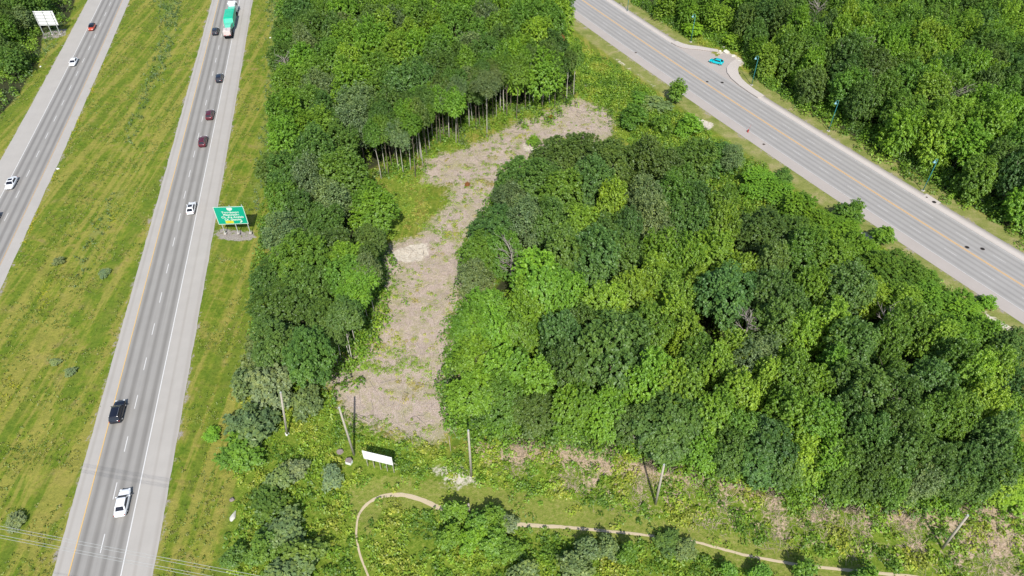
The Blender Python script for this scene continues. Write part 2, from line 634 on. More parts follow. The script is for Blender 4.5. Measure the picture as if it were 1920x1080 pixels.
BARE = [gp([(735, 472), (765, 462), (800, 455), (806, 475), (790, 488), (765, 492), (742, 488)]),
        gp([(800, 868), (840, 862), (888, 878), (905, 915), (850, 925), (815, 905)]),
        gp([(1205, 143), (1232, 157), (1240, 168), (1218, 166)]),
        gp([(1145, 98), (1180, 122), (1210, 143), (1204, 147), (1165, 125), (1140, 104)]),
        gp([(1150, 160), (1170, 158), (1172, 168), (1155, 168)]),
        gp([(980, 268), (1005, 264), (1008, 280), (985, 285)]),
        gp([(1345, 95), (1378, 103), (1398, 118), (1385, 126), (1365, 108), (1345, 101)]),
        gp([(1505, 205 + 30), (1530, 250), (1552, 262), (1530, 262)]),
        gp([(1290, 215), (1340, 232), (1330, 245), (1300, 230)]),
        gp([(1590, 430), (1625, 436), (1640, 452), (1610, 450)]),
        gp([(1822, 570), (1850, 585), (1900, 618), (1880, 618)])]
REED = [gp([(505, -40), (540, -40), (527, 80), (512, 220), (500, 320), (484, 420), (468, 420), (488, 250), (500, 80)]),
        gp([(-10, 200), (40, 120), (85, 75), (105, 20), (125, 0), (118, 45), (100, 90), (60, 130), (20, 200), (-10, 240)]),
        gp([(285, -20), (345, -20), (330, 60), (305, 130), (270, 200), (235, 280), (225, 270), (255, 190), (285, 110), (300, 60)]),
        gp([(200, 360), (222, 350), (205, 400), (170, 470), (140, 540), (150, 470)])]
GRAV = [gp([(405, 436), (415, 428), (470, 430), (478, 442), (470, 448), (410, 448)]),
        gp([(70, 75), (80, 62), (110, 55), (125, 55), (122, 66), (105, 72), (85, 72)])]
YELL = [gp([(45, 560), (75, 515), (105, 520), (100, 570), (60, 590)]), gp([(0, 690), (30, 700), (40, 760), (-20, 800)]),
        gp([(180, 400), (215, 375), (235, 400), (190, 440)]), gp([(600, 690), (640, 720), (650, 760), (600, 770), (575, 730)])]
FOOTPATH = resample(gp([(700, 1110), (690, 1078), (674, 1040), (667, 1000), (671, 965), (690, 941), (722, 928), (755, 927), (788, 936), (825, 953),
                        (870, 968), (910, 978), (960, 983), (1080, 990), (1200, 1002), (1300, 1015), (1400, 1042), (1500, 1060), (1600, 1070),
                        (1700, 1080), (1780, 1090)]), 160)


def wsum(polys, X, Y, soft):
    w = np.zeros(X.shape)
    for p in polys:
        w = np.maximum(w, np.clip(0.5 - sdf(p, X, Y) / soft, 0, 1))
    return w


gx = np.concatenate([np.array([-4000, -2500, -1500, -900, -500, -320, -260]), np.arange(-215, 215.1, 0.7), np.array([260, 320, 500, 900, 1500, 2500, 4000])])
gy = np.concatenate([np.array([-4000, -2000, -900, -300, -100, -20, 10]), np.arange(30, 290.1, 0.7), np.array([310, 350, 450, 700, 1200, 2500, 4000])])
GX, GY = np.meshgrid(gx, gy, indexing='ij')
X, Y = GX.ravel(), GY.ravel()


def smooth_noise(X, Y, sc, seed):
    r = np.random.default_rng(seed)
    out = np.zeros(X.shape)
    for k in range(7):
        a = r.uniform(0, 2 * math.pi)
        f = 2 * math.pi / (sc * r.uniform(0.7, 1.5))
        out += np.sin((X * math.cos(a) + Y * math.sin(a)) * f + r.uniform(0, 6.28))
    return out / 7 ** 0.5 / 1.2


dh = (X - f_hw(Y))                              # metres east of the yellow line
dw = (X - f_wh(Y))
med_w = f_hw(Y) - f_wh(Y)
tm = np.clip((X - f_wh(Y) - 3.5) / np.maximum(med_w - 7.0, 1), 0, 1)
ZG = -1.1 * np.sin(math.pi * tm) ** 2
de = dh - 12.6
ZG += np.where((de > 0) & (de < 14), -0.55 * np.sin(math.pi * np.clip(de / 14, 0, 1)) ** 2, 0)
rough = np.clip((np.abs(dh - 5) - 9) / 6, 0, 1) * np.clip((np.abs(dw + 5) - 9) / 6, 0, 1) * np.clip((np.abs((X - f_av(Y)) * 0.87) - 12) / 4, 0, 1)
ZG += rough * (smooth_noise(X, Y, 9, 1) * 0.10 + smooth_noise(X, Y, 3.0, 2) * 0.05)
pd = sdf(FOOTPATH, X, Y, closed=False)
ZG = np.where(pd < 2.5, ZG * np.clip((pd - 0.8) / 1.7, 0, 1), ZG)


def ground_z(x, y):
    i = np.clip(np.searchsorted(gx, x) - 1, 0, len(gx) - 2)
    j = np.clip(np.searchsorted(gy, y) - 1, 0, len(gy) - 2)
    u = (x - gx[i]) / (gx[i + 1] - gx[i])
    v = (y - gy[j]) / (gy[j + 1] - gy[j])
    Zm = ZG.reshape(GX.shape)
    return (Zm[i, j] * (1 - u) * (1 - v) + Zm[i + 1, j] * u * (1 - v) + Zm[i, j + 1] * (1 - u) * v + Zm[i + 1, j + 1] * u * v)


nx, ny = len(gx), len(gy)
ii, jj = np.meshgrid(np.arange(nx - 1), np.arange(ny - 1), indexing='ij')
q0 = (ii * ny + jj).ravel()
Q = np.stack([q0, q0 + ny, q0 + ny + 1, q0 + 1], 1)
gme = quadmesh('ground', np.stack([X, Y, ZG], 1), Q)
gme.polygons.foreach_set('use_smooth', np.ones(len(Q), bool))
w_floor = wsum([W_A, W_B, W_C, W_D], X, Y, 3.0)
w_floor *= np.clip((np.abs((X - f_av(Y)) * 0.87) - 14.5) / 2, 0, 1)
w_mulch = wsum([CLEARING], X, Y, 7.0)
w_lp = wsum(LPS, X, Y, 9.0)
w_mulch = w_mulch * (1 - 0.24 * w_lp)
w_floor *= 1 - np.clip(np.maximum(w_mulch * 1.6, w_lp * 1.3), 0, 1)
w_lush = np.maximum(wsum(LUSH, X, Y, 6.0), 0.6 * w_lp)
w_dry = wsum(DRY, X, Y, 4.0)
w_brush = np.maximum(wsum(BRUSH, X, Y, 5.0) * 0.82, wsum(BRUSH2, X, Y, 4.0) * 0.46)
w_bare = np.maximum(np.maximum(wsum(BARE[:1] + BARE[4:], X, Y, 2.6), 0.62 * wsum(BARE[1:2], X, Y, 4.0)), 0.55 * wsum(BARE[2:4], X, Y, 3.0))
w_reed = 0.72 * wsum(REED, X, Y, 10.0)
w_grav = wsum(GRAV, X, Y, 2.0)
for edge_d in (dh - 12.5, dh + 2.6, dw - 2.8, dw + 12.7, (X - f_av(Y)) * 0.87 + 10.7, (X - f_av(Y)) * 0.87 - 10.3):
    w_grav = np.maximum(w_grav, 0.48 * np.exp(-(edge_d / 0.7) ** 2))
w_yell = 0.8 * wsum(YELL, X, Y, 12.0)
av = (X - f_av(Y)) * 0.87
w_verge = np.clip(1 - (np.abs(av) - 12.5) / 5.0, 0, 1) * ((np.abs(av) > 8)).astype(float)
for nm, (a, b, c) in {'region_a': (w_mulch, w_lush, w_floor), 'region_b': (w_dry, w_bare, w_reed), 'region_c': (w_brush, w_grav, w_yell),
                      'region_d': (w_verge, w_lp, w_lp)}.items():
    at = gme.attributes.new(nm, 'FLOAT_VECTOR', 'POINT')
    at.data.foreach_set('vector', np.stack([a, b, c], 1).astype(np.float32).ravel())


def ground_material():
    m, nt, b = nmat('ground_cover')
    tc = N(nt, 'ShaderNodeTexCoord').outputs['Object']
    n_big = noise(nt, 0.045, 4, 0.6, tc, 0.6)
    n_mid = noise(nt, 0.28, 5, 0.65, tc, 0.4)
    n_sml = noise(nt, 1.6, 5, 0.75, tc)
    n_fin = noise(nt, 6.0, 4, 0.8, tc)
    n_mix = math_(nt, 'ADD', math_(nt, 'MULTIPLY', n_mid, 0.55), math_(nt, 'MULTIPLY', n_sml, 0.45))
    mp = N(nt, 'ShaderNodeMapping')
    mp.inputs['Rotation'].default_value = (0, 0, R(-11))
    mp.inputs['Scale'].default_value = (0.5, 0.009, 1)
    nt.links.new(tc, mp.inputs[0])
    n_mow = noise(nt, 0.9, 4, 0.6, mp.outputs[0])

    def W(attr, i, amp=0.8, lo=0.35, hi=0.65, nz=None):
        a = N(nt, 'ShaderNodeAttribute', attribute_name=attr)
        s = N(nt, 'ShaderNodeSeparateXYZ')
        nt.links.new(a.outputs['Vector'], s.inputs[0])
        v = math_(nt, 'ADD', s.outputs[i], math_(nt, 'MULTIPLY', math_(nt, 'SUBTRACT', nz or n_mix, 0.5), amp))
        mr = N(nt, 'ShaderNodeMapRange', interpolation_type='SMOOTHSTEP')
        mr.inputs[1].default_value = lo
        mr.inputs[2].default_value = hi
        nt.links.new(v, mr.inputs[0])
        # nothing where the region itself is absent
        g = math_(nt, 'MULTIPLY', mr.outputs[0], math_(nt, 'GREATER_THAN', s.outputs[i], 0.02))
        return g
    # open grass: olive, straw, greener
    grass = ramp(nt, n_mid, [(0.30, C(92, 126, 38)), (0.43, C(118, 144, 46)), (0.52, C(144, 156, 58)), (0.60, C(164, 158, 80)), (0.70, C(172, 156, 100))])
    grass = mix(nt, math_(nt, 'MULTIPLY', ramp(nt, n_big, [(0.38, (0, 0, 0, 1)), (0.62, (1, 1, 1, 1))]), 0.75), grass,
                ramp(nt, n_sml, [(0.3, C(102, 130, 42)), (0.7, C(150, 160, 62))]))
    grass = mix(nt, ramp(nt, n_mow, [(0.49, (0, 0, 0, 1)), (0.58, (0.7, 0.7, 0.7, 1))]), grass, C(176, 168, 86))
    grass = mix(nt, ramp(nt, n_mow, [(0.40, (0.6, 0.6, 0.6, 1)), (0.48, (0, 0, 0, 1))]), grass, C(114, 136, 52))
    grass = mix(nt, 1.0, grass, ramp(nt, n_sml, [(0.28, (0.66, 0.72, 0.62, 1)), (0.5, (1, 1, 1, 1)), (0.75, (1.28, 1.2, 1.15, 1))]), 'MULTIPLY')
    col = grass
    verge = ramp(nt, n_mid, [(0.3, C(128, 142, 68)), (0.5, C(158, 162, 92)), (0.68, C(188, 176, 126))])
    col = mix(nt, W('region_d', 0, 0.3), col, verge)
    yell = ramp(nt, n_sml, [(0.4, C(140, 158, 45)), (0.6, C(196, 188, 50))])
    col = mix(nt, W('region_c', 2, 1.2, 0.5, 0.7), col, yell)
    reed = ramp(nt, n_sml, [(0.3, C(112, 138, 66)), (0.7, C(150, 168, 96))])
    col = mix(nt, W('region_b', 2, 2.0, 0.3, 0.9), col, reed)
    lush = ramp(nt, n_sml, [(0.3, C(92, 122, 38)), (0.5, C(130, 154, 54)), (0.7, C(172, 178, 84))])
    col = mix(nt, W('region_a', 1, 1.5), col, lush)
    brush = ramp(nt, n_sml, [(0.34, C(140, 150, 76)), (0.44, C(196, 178, 138)), (0.62, C(232, 204, 180))])
    col = mix(nt, W('region_c', 0, 2.8, 0.46, 0.68), col, brush)
    dry = ramp(nt, n_sml, [(0.3, C(118, 144, 48)), (0.55, C(160, 166, 82)), (0.75, C(190, 180, 120))])
    col = mix(nt, W('region_b', 0, 1.8), col, dry)
    mp2 = N(nt, 'ShaderNodeMapping')
    mp2.inputs['Rotation'].default_value = (0, 0, R(-35))
    mp2.inputs['Scale'].default_value = (5.0, 0.9, 1)
    nt.links.new(tc, mp2.inputs[0])
    straw = noise(nt, 1.6, 5, 0.8, mp2.outputs[0], 1.2)
    mulch = ramp(nt, straw, [(0.26, C(136, 114, 98)), (0.40, C(186, 164, 148)), (0.54, C(218, 199, 185)), (0.74, C(242, 228, 216))])
    mulch = mix(nt, ramp(nt, n_mix, [(0.47, (0, 0, 0, 1)), (0.60, (0.75, 0.75, 0.75, 1))]), mulch,
                ramp(nt, n_sml, [(0.38, C(126, 148, 56)), (0.5, C(166, 170, 92)), (0.65, C(206, 192, 160))]))
    col = mix(nt, W('region_a', 0, 2.4, 0.35, 0.6), col, mulch)
    bare = ramp(nt, n_sml, [(0.35, C(214, 200, 178)), (0.6, C(248, 238, 220))])
    col = mix(nt, W('region_b', 1, 1.6, 0.4, 0.62), col, bare)
    grav = ramp(nt, n_fin, [(0.3, C(150, 140, 128)), (0.7, C(206, 198, 190))])
    col = mix(nt, W('region_c', 1, 2.2, 0.4, 0.6), col, grav)
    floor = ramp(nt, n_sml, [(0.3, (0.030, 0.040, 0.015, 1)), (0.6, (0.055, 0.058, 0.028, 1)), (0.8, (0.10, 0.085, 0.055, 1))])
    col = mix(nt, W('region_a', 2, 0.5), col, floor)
    col = mix(nt, 1.0, col, ramp(nt, n_fin, [(0.2, (0.74, 0.74, 0.74, 1)), (0.5, (1, 1, 1, 1)), (0.85, (1.22, 1.22, 1.22, 1))]), 'MULTIPLY')
    nt.links.new(col, b.inputs['Base Color'])
    b.inputs['Roughness'].default_value = 0.95
    b.inputs['Specular IOR Level'].default_value = 0.05
    h = math_(nt, 'ADD', math_(nt, 'MULTIPLY', n_sml, 0.7), math_(nt, 'MULTIPLY', n_fin, 0.3))
    bump(nt, b, h, 0.9, 0.25)
    return m


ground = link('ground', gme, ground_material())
ground['kind'] = 'structure'

# footpath
fw = np.interp(np.arange(160), [0, 18, 30, 60, 75, 95, 160], [0.14, 0.15, 0.40, 0.38, 0.26, 0.20, 0.26])
V, Qd = [], []
T = np.gradient(FOOTPATH, axis=0)
T /= np.linalg.norm(T, axis=1)[:, None]
for i in range(160):
    nn = np.array([T[i, 1], -T[i, 0]])
    for off in (-1, 0, 1):
        o_ = off * fw[i] * rng.uniform(0.8, 1.15)
        q = FOOTPATH[i] + nn * o_
        V.append((q[0], q[1], 0.045 if off == 0 else 0.03))
for i in range(159):
    for k in (0, 1):
        Qd.append((3 * i + k, 3 * i + k + 1, 3 * i + 4 + k, 3 * i + 3 + k))
po = link('path', quadmesh('path', V, Qd), M_DIRT)
po['kind'] = 'structure'


# ------------------------------------------------------------------ leaves
def leaves(cen, nrm, size, var, tint=None, aspect=1.5, name='leaves'):
    n = len(cen)
    nrm = nrm / (np.linalg.norm(nrm, axis=1)[:, None] + 1e-9)
    r = rng.normal(size=(n, 3))
    a = np.cross(nrm, r)
    a /= np.linalg.norm(a, axis=1)[:, None] + 1e-9
    b = np.cross(nrm, a)
    s = (size * rng.uniform(0.7, 1.3, n))[:, None] if np.ndim(size) == 0 else (size * rng.uniform(0.7, 1.3, n))[:, None]
    fold = nrm * s * 0.18
    V = np.empty((n, 4, 3), np.float32)
    V[:, 0] = cen - a * s * 0.5 * aspect - fold
    V[:, 1] = cen + b * s * 0.5
    V[:, 2] = cen + a * s * 0.5 * aspect - fold
    V[:, 3] = cen - b * s * 0.5
    me = quadmesh(name, V.reshape(-1, 3), np.arange(n * 4).reshape(-1, 4))
    at = me.attributes.new('var', 'FLOAT', 'FACE')
    at.data.foreach_set('value', np.clip(var, 0, 1).astype(np.float32))
    if tint is not None:
        at = me.attributes.new('tint', 'FLOAT_COLOR', 'FACE')
        c4 = np.ones((n, 4), np.float32)
        c4[:, :3] = tint
        at.data.foreach_set('color', c4.ravel())
    return me


def crown_points(style, r, nspray, nleaf):
    """leaf centres and normals of a crown of about unit radius: several boughs, each a ragged mass of leafy sprays"""
    nb = {'maple': 11, 'oak': 13, 'airy': 9, 'bush': 7}[style]
    th0 = r.uniform(0, 6.28)
    B, BR = [], []
    for k in range(nb):
        f = (k + 0.5) / nb
        a = th0 + k * 2.4 + r.normal(0, 0.35)
        z = -0.52 + 1.22 * f + r.normal(0, 0.08)
        w = math.sqrt(max(0.05, 1 - (abs(z) / 1.05) ** 2))
        q = 0.62 * w * r.uniform(0.75, 1.2)
        if k == nb - 1:
            q *= 0.3
        B.append((math.cos(a) * q, math.sin(a) * q, z))
        BR.append(r.uniform(0.27, 0.46))
    B.append((0, 0, 0.0))
    BR.append(0.5)
    B, BR = np.array(B), np.array(BR)
    tone = 0.5 + r.normal(0, 0.09, len(B))
    if style == 'maple':
        ln, wd, th = 0.150, 0.055, 0.035
    elif style == 'oak':
        ln, wd, th = 0.085, 0.070, 0.045
    elif style == 'bush':
        ln, wd, th = 0.26, 0.13, 0.09
    else:
        ln, wd, th = 0.17, 0.10, 0.08
    Ctr, D, TN = [], [], []
    share = BR ** 2 / (BR ** 2).sum()
    for k in range(len(B)):
        n = max(3, int(nspray * 1.9 * share[k]))
        ks = np.arange(n)
        u = np.clip(-0.7 + 1.7 * (ks + 0.5) / n + r.normal(0, 0.07, n), -0.8, 0.999)
        ph = ks * 2.39996 + r.uniform(0, 6) + r.normal(0, 0.25, n)
        sq = np.sqrt(1 - u * u)
        d = np.stack([sq * np.cos(ph), sq * np.sin(ph), u], 1)
        p = B[k] + d * (BR[k] * r.uniform(0.78, 1.22, n))[:, None]
        ins = np.zeros(n, bool)
        for m in range(len(B)):
            if m != k:
                ins |= np.linalg.norm(p - B[m], axis=1) < BR[m] * 0.80
        keep = ~ins | (r.random(n) < 0.10)
        Ctr.append(p[keep])
        D.append(d[keep] * 0.6 + (p[keep] / (np.linalg.norm(p[keep], axis=1)[:, None] + 1e-6)) * 0.4)
        TN.append(np.full(keep.sum(), tone[k]))
    Ctr, D, TN = np.concatenate(Ctr), np.concatenate(D), np.concatenate(TN)
    out, nor, var = [], [], []
    up = np.array([0, 0, 1.0])
    for i in range(len(Ctr)):
        d = D[i] * np.array([1, 1, 0.8]) + np.array([0, 0, 0.22]) + r.normal(size=3) * 0.28
        d /= np.linalg.norm(d)
        a = np.cross(d, up)
        a /= np.linalg.norm(a) + 1e-6
        b = np.cross(a, d)
        k = nleaf
        sc = r.uniform(0.75, 1.35)
        t = r.uniform(-1, 1, k)
        w = np.sqrt(np.clip(1 - 0.8 * np.abs(t), 0.1, 1))
        p = Ctr[i] + d * (t * ln * sc)[:, None] + a * (r.normal(size=k) * wd * 0.6 * w * sc)[:, None] + b * (r.normal(size=k) * th * 0.6)[:, None]
        p[:, 2] -= 0.4 * ln * t ** 2
        out.append(p)
        nor.append(D[i] * 0.6 + up * 0.7 + b * 0.3 + r.normal(size=(k, 3)) * 0.38)
        var.append(np.clip(TN[i] + r.normal(0, 0.11) + r.normal(size=k) * 0.14, 0, 1))
    return np.concatenate(out), np.concatenate(nor), np.concatenate(var)


CROWNS = {}


def crown_proto(style, i, n1, n2, ls):
    r = np.random.default_rng(100 + i * 7 + {'maple': 0, 'oak': 1000, 'airy': 2000, 'bush': 3000}[style])
    P, Nr, v = crown_points(style, r, n1, n2)
    return leaves(P * 4.0, Nr, ls, v, name='crown')


for st, cnt, n1, n2, ls in (('maple', 8, 430, 30, 0.215), ('oak', 8, 560, 22, 0.205), ('airy', 6, 300, 22, 0.20), ('bush', 6, 95, 26, 0.46)):
    CROWNS[st] = [crown_proto(st, i, n1, n2, ls) for i in range(cnt)]
    for m in CROWNS[st]:
        m.materials.append(M_LEAF)


def trunk_mesh(i, mat, bare=False):
    r = random.Random(50 + i + (100 if bare else 0))
    mb = MB()
    pts = [(0, 0, -0.02)]
    x = y = 0
    for k in range(1, 6):
        x += r.uniform(-0.012, 0.012)
        y += r.uniform(-0.012, 0.012)
        pts.append((x, y, k * 0.19))
    mb.tube(pts, [0.0135, 0.0115, 0.010, 0.008, 0.006, 0.003], 7)
    for k in range(7):
        t = r.uniform(0.45, 0.9) if not bare else r.uniform(0.3, 0.92)
        j = int(t / 0.19)
        a = r.uniform(0, 6.28)
        ln = r.uniform(0.12, 0.24) * (1 if bare or t > 0.62 else 0.35)
        b0 = pts[min(j, 5)]
        z0 = t * 0.95
        p1 = (b0[0] + math.cos(a) * ln * 0.5, b0[1] + math.sin(a) * ln * 0.5, z0 + ln * 0.35)
        p2 = (b0[0] + math.cos(a) * ln, b0[1] + math.sin(a) * ln, z0 + ln * 0.9)
        mb.tube([(b0[0], b0[1], z0), p1, p2], [0.005, 0.0035, 0.0015], 5)
        if bare:
            for q in range(3):
                a2 = a + r.uniform(-1.1, 1.1)
                l2 = ln * r.uniform(0.4, 0.8)
                mb.tube([p1, (p1[0] + math.cos(a2) * l2 * .5, p1[1] + math.sin(a2) * l2 * .5, p1[2] + l2 * 0.4),
                         (p1[0] + math.cos(a2) * l2, p1[1] + math.sin(a2) * l2, p1[2] + l2 * r.uniform(0.3, 0.9))], [0.0028, 0.002, 0.001], 4)
    bm = mb.bm
    bmesh.ops.recalc_face_normals(bm, faces=bm.faces[:])
    me = bpy.data.meshes.new('trunk')
    bm.to_mesh(me)
    bm.free()
    me.materials.append(mat)
    return me


TRUNKS = [trunk_mesh(i, M_BARK) for i in range(4)]
TRUNKS_PALE = [trunk_mesh(i + 10, M_BIRCH) for i in range(3)]

# leaf colours as they are (linear), before any light falls on them
TINT = {
    'dark green': (0.112, 0.212, 0.036), 'deep blue-green': (0.110, 0.214, 0.045), 'mid green': (0.142, 0.272, 0.032),
    'bright green': (0.182, 0.340, 0.030), 'yellow-green': (0.238, 0.388, 0.036), 'grey-green': (0.170, 0.245, 0.085),
    'olive green': (0.125, 0.208, 0.040), 'silvery green': (0.215, 0.285, 0.130), 'rusty orange': (0.38, 0.15, 0.05),
    'golden': (0.42, 0.44, 0.04)}
STYLE = {'dark green': 'oak', 'deep blue-green': 'oak', 'mid green': 'oak', 'bright green': 'maple', 'yellow-green': 'maple',
         'grey-green': 'airy', 'olive green': 'oak', 'silvery green': 'airy', 'rusty orange': 'airy', 'golden': 'airy'}
TREES = []                                      # for the labels


def tree(x, y, h, rad, colour, name='broadleaf_tree', base=0.25, style=None, pale=False, label=None, zone=None, cat='tree', lean=0.0, group=None,
         zsq=1.0, k=1.0):
    """a tree with its trunk and crown; base = share of the height that is bare trunk"""
    st = style or STYLE[colour]
    z0 = float(ground_z(x, y))
    t = empty(name, (x, y, z0), random.uniform(0, 6.28), label=label, cat=cat, group=group)
    t.rotation_euler[0] = random.gauss(0, 0.02) + lean
    tk = link('trunk', random.choice(TRUNKS_PALE if pale else TRUNKS), None, t)
    tw = h * (0.8 if h > 8 else 1.3) * random.uniform(0.75, 1.1)
    if name == 'tall_tree':
        tw *= 0.68
    tk.scale = (tw, tw, h * 0.92)
    ch = h * (1 - base) / 2
    cr = link('crown', random.choice(CROWNS[st]), None, t)
    cr.location = (0, 0, h - ch * 1.02)
    s = rad / 4.0 / 0.92
    cr.scale = (s * random.uniform(0.88, 1.18), s * random.uniform(0.88, 1.18), ch / 3.6 * zsq * random.uniform(0.95, 1.12))
    cr.rotation_euler = (0, 0, random.uniform(0, 6.28))
    j = random.uniform(0.86, 1.16)
    w = random.uniform(-0.07, 0.09)
    c = [v * k for v in TINT[colour]]
    cr.color = (c[0] * j * (1 + w), c[1] * j, c[2] * j * (1 - w), 1)
    p = PX(x, y, h - ch)
    TREES.append(dict(o=t, px=p[0], py=p[1], col=colour, h=h, r=rad, zone=zone, label=label))
    return t


# the middle wood, tree by tree: (x, y) as read off an enlargement, radius there, colour
K = {'D': 'dark green', 'U': 'deep blue-green', 'M': 'mid green', 'B': 'bright green', 'Y': 'yellow-green', 'G': 'grey-green', 'T': 'olive green'}
MID = '''280 45 55 T;180 112 60 D;355 30 50 T;440 60 60 T;380 110 60 U;540 50 50 T;600 80 50 T;690 60 55 D;650 110 40 M;230 120 60 D;150 170 50 G;
300 150 55 M;440 180 45 Y;540 160 50 G;620 160 50 M;700 180 50 D;760 190 50 M;870 130 45 B;920 155 45 B;985 195 50 B;110 240 60 U;200 230 50 G;270 230 50 D;
350 258 50 Y;420 270 50 D;490 260 45 U;560 230 50 G;620 230 50 D;700 240 50 D;765 250 42 Y;880 262 68 T;960 275 50 D;1035 240 42 B;1100 262 50 B;60 330 60 M;
135 310 50 M;300 320 60 D;400 330 65 U;480 330 50 D;600 315 60 B;660 340 50 B;745 330 60 Y;820 385 50 Y;905 355 50 T;1000 330 60 M;1080 320 50 B;1150 315 45 B;
1255 385 62 M;1200 345 42 B;1340 410 40 M;40 395 50 G;245 400 82 B;320 455 50 B;190 465 60 B;90 485 60 B;420 475 60 Y;505 445 55 Y;560 400 50 Y;620 445 45 Y;
775 440 76 U;690 425 40 Y;900 440 60 U;960 485 50 D;1025 430 50 B;1120 430 62 U;1200 440 50 Y;1285 475 50 Y;1360 462 50 B;1450 492 50 B;40 545 60 B;120 565 60 B;
190 550 50 B;300 565 62 U;362 535 50 D;455 610 90 U;545 540 60 M;612 510 55 Y;662 570 50 Y;700 625 50 M;800 612 42 Y;870 625 60 G;905 540 60 D;1000 560 55 Y;
1085 540 55 Y;1150 590 66 D;1250 565 50 M;1320 540 50 M;1385 580 50 Y;1450 570 50 B;1530 562 50 B;1600 605 50 U;50 650 60 B;140 660 60 B;222 695 60 B;315 655 60 U;
560 685 60 B;645 705 60 Y;745 665 45 Y;822 735 62 Y;885 700 50 Y;960 680 55 B;1020 725 60 B;1090 665 50 B;1180 730 72 D;1250 680 50 M;1290 745 60 D;1370 705 60 D;
1440 650 55 M;1505 690 50 Y;1560 650 50 Y;1615 712 42 U;50 765 60 B;130 775 60 M;220 825 60 T;330 785 60 B;430 795 60 B;500 845 50 T;605 830 80 T;685 810 50 D;
755 800 60 B;825 850 50 M;900 880 62 U;960 800 60 B;1050 815 60 B;1130 800 55 D;1200 855 60 D;1290 835 60 D;1370 800 55 M;1440 785 50 M;1520 775 50 Y;1590 790 48 Y;
1560 862 60 U;600 905 50 U;700 920 50 B;780 925 50 D;860 955 60 U;940 960 50 D;1000 925 50 Y;1065 945 50 B;1120 930 50 D;1200 960 50 D;1290 920 60 D;1380 930 60 D;
1470 945 60 U;1550 950 60 U;1612 930 40 B;1330 1000 50 G;1180 1012 42 D;1250 1030 40 M;1430 1012 45 D;1560 1012 42 Y;1095 1020 38 M;1500 1022 42 D'''
for rec in MID.replace('\n', '').split(';'):
    cx, cy, cr_, k = rec.split()
    cx, cy, cr_ = float(cx), float(cy), float(cr_)
    px, py = 860 + cx / 1.542, 250 + cy / 1.542
    big = cr_ / 60.0
    hh_ = 13.5 * (0.72 + 0.30 * big) * random.uniform(0.92, 1.08)
    # lower towards the corridor, the clearing and the avenue verge
    xg, yg = G(px, py, hh_ * 0.8)
    e = -float(sdf(W_B, np.array([xg]), np.array([yg]))[0])
    hh_ *= np.interp(e, [-2, 0, 10], [0.62, 0.7, 1.0])
    if cx > 820 and cy < 320 or cx > 1180 and cy < 520:
        hh_ *= 0.72
    avd = (xg - float(f_av(yg))) * 0.87
    hh_ *= float(np.interp(avd, [-38, -24], [1.0, 0.36]))
    if avd > -27 and K[k] in ('dark green', 'deep blue-green', 'mid green') and random.random() < 0.6:
        k = 'B'
    fy = float(np.interp(cx, [0, 300, 560, 760, 1000, 1180, 1400], [800, 860, 900, 970, 1020, 1050, 1060]))
    zf = float(np.interp(fy - cy, [20, 130], [0.42, 0.80]))
    xg, yg = G(px, py, hh_ * zf)
    Zd = PX(xg, yg, hh_ * 0.8)[2]
    rm = (cr_ / 1.542) * Zd / FPX * (1.02 if avd < -27 else 0.86)
    front, left, back = cy > 770 + 0.16 * cx, cx < 230, cy < 190
    dB = float(sdf(W_B, np.array([xg]), np.array([yg]))[0])
    right = (cy - 0.5 * cx) < -180 or (cx > 1150 and cy - 0.62 * cx < -230)
    zone = ('on the middle wood\'s front edge' if front else 'on the middle wood\'s back edge' if back and cx < 800 else
            'on the middle wood\'s clearing side' if left else 'on the middle wood\'s avenue side' if right else
            'in the middle wood\'s left interior' if cx < 620 else 'in the middle wood\'s centre' if cx < 1000 else 'in the middle wood\'s right interior')
    tree(xg, yg, hh_, rm, K[k], base=0.12, zone=zone)


def poisson(poly, dmin, seed, zlim=None):
    r = np.random.default_rng(seed)
    P = np.array(poly)
    lo, hi = P.min(0), P.max(0)
    c = r.uniform(lo, hi, (9000, 2))
    c = c[sdf(poly, c[:, 0], c[:, 1]) < -0.5]
    keep = []
    for p in c:
        if all((p[0] - q[0]) ** 2 + (p[1] - q[1]) ** 2 > dmin ** 2 for q in keep):
            keep.append(p)
    return keep


def in_view(x, y, z, m=70):
    a, b, _ = PX(x, y, z)
    return -m < a < 1920 + m and -m < b < 1080 + m


